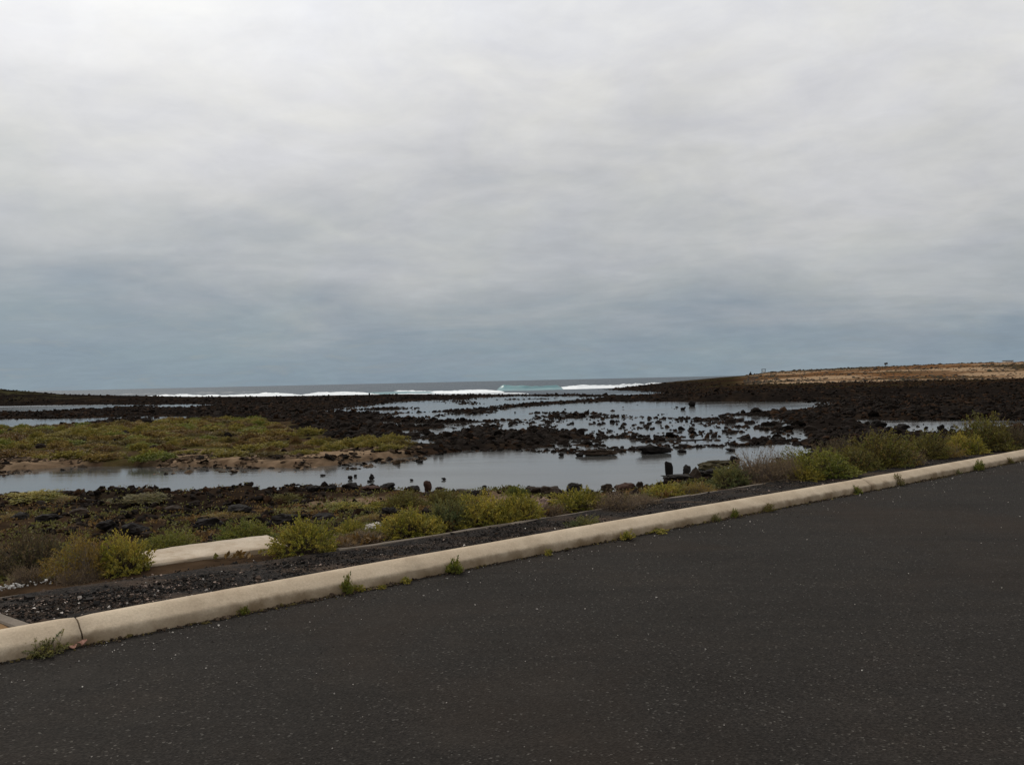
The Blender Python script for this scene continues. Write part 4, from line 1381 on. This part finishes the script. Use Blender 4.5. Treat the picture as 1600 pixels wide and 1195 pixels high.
n = 34000
tt2 = r.uniform(-1.0, 0.45, n)
yy2 = np.exp(r.uniform(math.log(9.0), math.log(27.0), n))
xx2 = tt2 * yy2
zz2, ii2 = height(xx2, yy2, True)
c2 = fbm(xx2, yy2, 1.1, 4, 95)
ok2 = (ii2['d'] > 1.5) & off_block(xx2, yy2) & (zz2 > WL + 0.02) & (r.uniform(0, 1, n) < 0.10 + 0.9 * sstep(0.45, 0.6, c2))
xx2, yy2, zz2 = xx2[ok2][:9000], yy2[ok2][:9000], zz2[ok2][:9000]
n = len(xx2)
sz2 = np.clip(np.exp(r.normal(-3.15, 0.5, n)), 0.015, 0.13)
co, fa, ti = batch(RK1, np.c_[xx2, yy2, zz2 + sz2 * 0.15], sz2[:, None] * np.c_[r.uniform(0.8, 1.4, n), r.uniform(0.8, 1.2, n), r.uniform(0.45, 0.9, n)],
                   rot_batch(r, n, 0.5), rock_colors(r, n) * 1.25, r)
tag(link('bank_stones', make_mesh('bank_stones', co, fa, 3, M['lava'], ti)), 'small dark lava stones strewn over the near bank', 'stones', None, 'stuff')

sx_, sy_ = r.uniform(-32, 2, 30000), r.uniform(28, 48, 30000)
ins = np.maximum(poly_sd(SANDS[0], sx_, sy_), poly_sd(SANDS[1], sx_, sy_)) > -0.4
wr = fbm(sx_, sy_, 0.9, 4, 977)
ins &= r.uniform(0, 1, len(sx_)) < 0.06 + 0.94 * sstep(0.5, 0.62, wr)
sx_, sy_ = sx_[ins][:2600], sy_[ins][:2600]
n = len(sx_)
sz_ = np.clip(np.exp(r.normal(-2.9, 0.5, n)), 0.02, 0.16)
co, fa, ti = batch(RK1, np.c_[sx_, sy_, np.maximum(height(sx_, sy_), WL - 0.02) + sz_ * 0.1], sz_[:, None] * np.c_[r.uniform(0.8, 2.0, n), r.uniform(0.8, 1.2, n), r.uniform(0.3, 0.7, n)],
                   rot_batch(r, n, 0.3), np.array([(.03, .02, .013), (.075, .05, .03), (.14, .095, .06), (.012, .009, .007)])[r.integers(0, 4, n)] * r.uniform(0.7, 1.3, n)[:, None], r)
tag(link('wrack_stones', make_mesh('wrack_stones', co, fa, 3, M['lava'], ti)), 'small stones and wrack strewn along the sandy bank', 'stones', None, 'stuff')

n = 190000
tt2 = r.uniform(-1.0, 0.5, n)
yy2 = np.exp(r.uniform(math.log(8.0), math.log(26.0), n))
xx2 = tt2 * yy2
zz2, ii2 = height(xx2, yy2, True)
c2 = fbm(xx2, yy2, 1.3, 5, 131, 0.65)
c3 = fbm(xx2, yy2, 1.4, 5, 137, 0.65)
pg = np.maximum(sstep(0.46, 0.60, c2), sstep(0.51, 0.63, c3)) * (1 - 0.6 * ii2['led'])
ok2 = (ii2['d'] > 1.4) & off_block(xx2, yy2) & (zz2 > WL + 0.03) & (r.uniform(0, 1, n) < pg)
xx2, yy2, zz2, c2, c3 = (a_[ok2][:68000] for a_ in (xx2, yy2, zz2, c2, c3))
n = len(xx2)
base_p = np.c_[xx2, yy2, zz2 + r.uniform(0, 0.05, n)]
dv = np.c_[r.normal(0, 0.6, n), r.normal(0, 0.6, n), r.uniform(0.3, 1.0, n)]
dv /= np.linalg.norm(dv, axis=1)[:, None]
sv = np.cross(dv, r.normal(size=(n, 3)))
sv /= np.linalg.norm(sv, axis=1)[:, None]
ln = r.uniform(0.03, 0.075, n)[:, None]
co = np.stack([base_p, base_p + dv * ln * 0.5 + sv * ln * 0.28, base_p + dv * ln, base_p + dv * ln * 0.5 - sv * ln * 0.28], 1).reshape(-1, 3)
fi = (np.array([(0, 1, 2, 3)])[None] + (np.arange(n) * 4)[:, None, None]).reshape(-1, 4)
gc = np.where((c3 > c2 + 0.02)[:, None], np.array([.17, .10, .032]), np.array([.14, .13, .034])) * r.uniform(0.55, 1.3, n)[:, None]
tag(link('ground_cover_plants', make_mesh('ground_cover_plants', co, fi, 4, M['leaf'], np.repeat(gc, 4, 0))), 'low yellow-green and rusty ground cover over the near bank', 'ground cover', None, 'stuff')

n = 5200
yy2 = r.uniform(196, 305, n)
xx2 = r.uniform(0.2, 0.66, n) * yy2
zz2, ii2 = height(xx2, yy2, True)
c2 = fbm(xx2 * 0.3, yy2, 0.16, 5, 151)
ok2 = (zz2 > -0.75) & (xx2 / yy2 > 0.262) & (r.uniform(0, 1, n) < 0.12 + 0.88 * sstep(0.45, 0.55, c2))
xx2, yy2, zz2 = xx2[ok2], yy2[ok2], zz2[ok2]
n = len(xx2)
sz2 = np.clip(np.exp(r.normal(-1.5, 0.4, n)), 0.1, 0.55)
co, fa, ti = batch(RK1, np.c_[xx2, yy2, zz2], sz2[:, None] * np.c_[r.uniform(0.9, 1.9, n), r.uniform(0.8, 1.2, n), r.uniform(0.5, 0.9, n)], rot_batch(r, n, 0.1),
                   np.array([(.045, .032, .016), (.034, .030, .013), (.06, .034, .018), (.022, .015, .009)])[r.integers(0, 4, n)] * r.uniform(0.6, 1.3, n)[:, None], r)
tag(link('hill_scrub', make_mesh('hill_scrub', co, fa, 3, M['twig'], ti)), 'brown and olive dwarf scrub dotted over the sandy hill', 'scrub', None, 'stuff')

# ------------------------------------------------------------------ small things
def lathe_box(name, sx, sy, sz, mat, parent, loc, rot=(0, 0, 0), bev=0.15):
    bx = min(sx, sy) * bev
    pts = [(-sx / 2 + bx, -sy / 2), (sx / 2 - bx, -sy / 2), (sx / 2, -sy / 2 + bx), (sx / 2, sy / 2 - bx), (sx / 2 - bx, sy / 2), (-sx / 2 + bx, sy / 2), (-sx / 2, sy / 2 - bx), (-sx / 2, -sy / 2 + bx)]
    co = [(x, y, 0) for x, y in pts] + [(x, y, sz * 0.96) for x, y in pts] + [(x * 0.88, y * 0.88, sz) for x, y in pts]
    f, sizes = [], []
    for L in (0, 8):
        for i in range(8):
            f += [L + i, L + (i + 1) % 8, L + 8 + (i + 1) % 8, L + 8 + i]
            sizes.append(4)
    f += list(range(16, 24)) + list(range(7, -1, -1))
    sizes += [8, 8]
    o = link(name, make_mesh(name, co, f, sizes, mat), parent, loc)
    o.rotation_euler = rot
    return o


def plain(name, c, rough=0.8):
    m, b, pr, pos = new_mat(name)
    b.put(pr.inputs['Base Color'], b.mix(1.0, (*c, 1), b.maprange(b.noise(pos, 14.0, 5, 0.6), 0.3, 0.7, 0.8, 1.15), 'MULTIPLY'))
    pr.inputs['Roughness'].default_value = rough
    return m


M['white'] = plain('white_paint', (.62, .58, .52))
M['wood'] = plain('weathered_wood', (.06, .05, .042))
M['scrap'] = plain('pink_scrap', (.40, .20, .14), 0.7)
q = hit(1242, 749)
ps_ = lathe_box('marker_post', 0.055, 0.055, 0.14, M['white'], None, (q[0], q[1], q[2] - 0.02))
tag(ps_, 'short pale marker stub standing at the path edging before the dry shrubs', 'post')


def crest(u, ylo=230, yhi=330):
    """Skyline point of the hill in the direction of column u."""
    d0 = ray(u, 575)
    yy = np.linspace(ylo, yhi, 200)
    xx = yy * d0[0] / d0[1]
    zz = height(xx, yy)
    k = np.argmax((zz - CAM_H) / yy)
    return np.array([xx[k], yy[k], zz[k]])


q = crest(1384)
sg = link('hill_sign', None, None, q)
tag(sg, 'small dark tilted board on a post on the hill skyline', 'sign')
lathe_box('post', 0.14, 0.14, 1.1, M['wood'], sg, (0, 0, -0.2))
lathe_box('board', 1.15, 0.12, 0.65, M['wood'], sg, (0.1, -0.14, 0.6), (0, -0.18, 0), 0.3)
q = crest(1193)
fr = link('lookout_frame', None, None, q)
tag(fr, 'small open square frame standing on the hill beside the stub cairn', 'frame')
for x in (-0.55, 0.55):
    lathe_box('post', 0.16, 0.16, 1.5, M['wood'], fr, (x, 0, -0.3))
lathe_box('beam', 1.5, 0.18, 0.18, M['wood'], fr, (0, -0.18, 1.12))
lathe_box('panel', 0.9, 0.06, 0.35, M['white'], fr, (0, 0.02, 0.25))
q = crest(1172)
ca = link('cairn', None, None, q)
tag(ca, 'dark little stone cairn on the hill skyline nearest the sea', 'cairn')
for j, (rr_, zz) in enumerate(((0.55, 0.1), (0.42, 0.5), (0.3, 0.85))):
    v_, f_ = rock_shape(ICO2, 800 + j)
    o = link('stone', make_mesh('stone', v_ * rr_ * np.array([1, 1, 0.65]), f_, 3, M['lava'], np.repeat(rock_colors(np.random.default_rng(j), 1), len(v_), 0)), ca, (0.05 * j, 0, zz))
q = crest(1575)
hb = link('hill_hut', None, None, q)
tag(hb, 'tiny pale flat-roofed hut on the hill skyline at the right', 'hut')
lathe_box('wall', 2.6, 2.0, 0.75, M['white'], hb, (0, 0, -0.25), (0, 0, 0), 0.03)
lathe_box('roof', 2.9, 2.3, 0.12, M['wood'], hb, (0, 0, 0.503), (0, 0, 0), 0.03)

# curled pinkish scrap lying on the asphalt at the kerb joint
q = at(122, 1011, 0.0)
tt_ = np.linspace(0, 1, 14)
rows = []
for wv in (-1, -0.3, 0.4, 1):
    a_ = tt_ * 4.2
    rad = 0.026 + 0.008 * np.sin(tt_ * 5 + wv)
    rows.append(np.c_[np.cos(a_) * rad * 1.4 + wv * 0.008, np.sin(a_) * rad + wv * 0.014, 0.006 + 0.018 * (1 + np.sin(a_ * 1.3 + wv)) * 0.6 + 0.004 * wv])
sc_me = make_mesh('scrap', np.vstack(rows), grid_faces(4, 14), 4, M['scrap'], None, True)
so = link('scrap', sc_me, None, (q[0], q[1], 0.004), 0.5)
sm = so.modifiers.new('thick', 'SOLIDIFY')
sm.thickness = 0.003
tag(so, 'curled pinkish scrap lying on the asphalt at the kerb joint', 'litter')
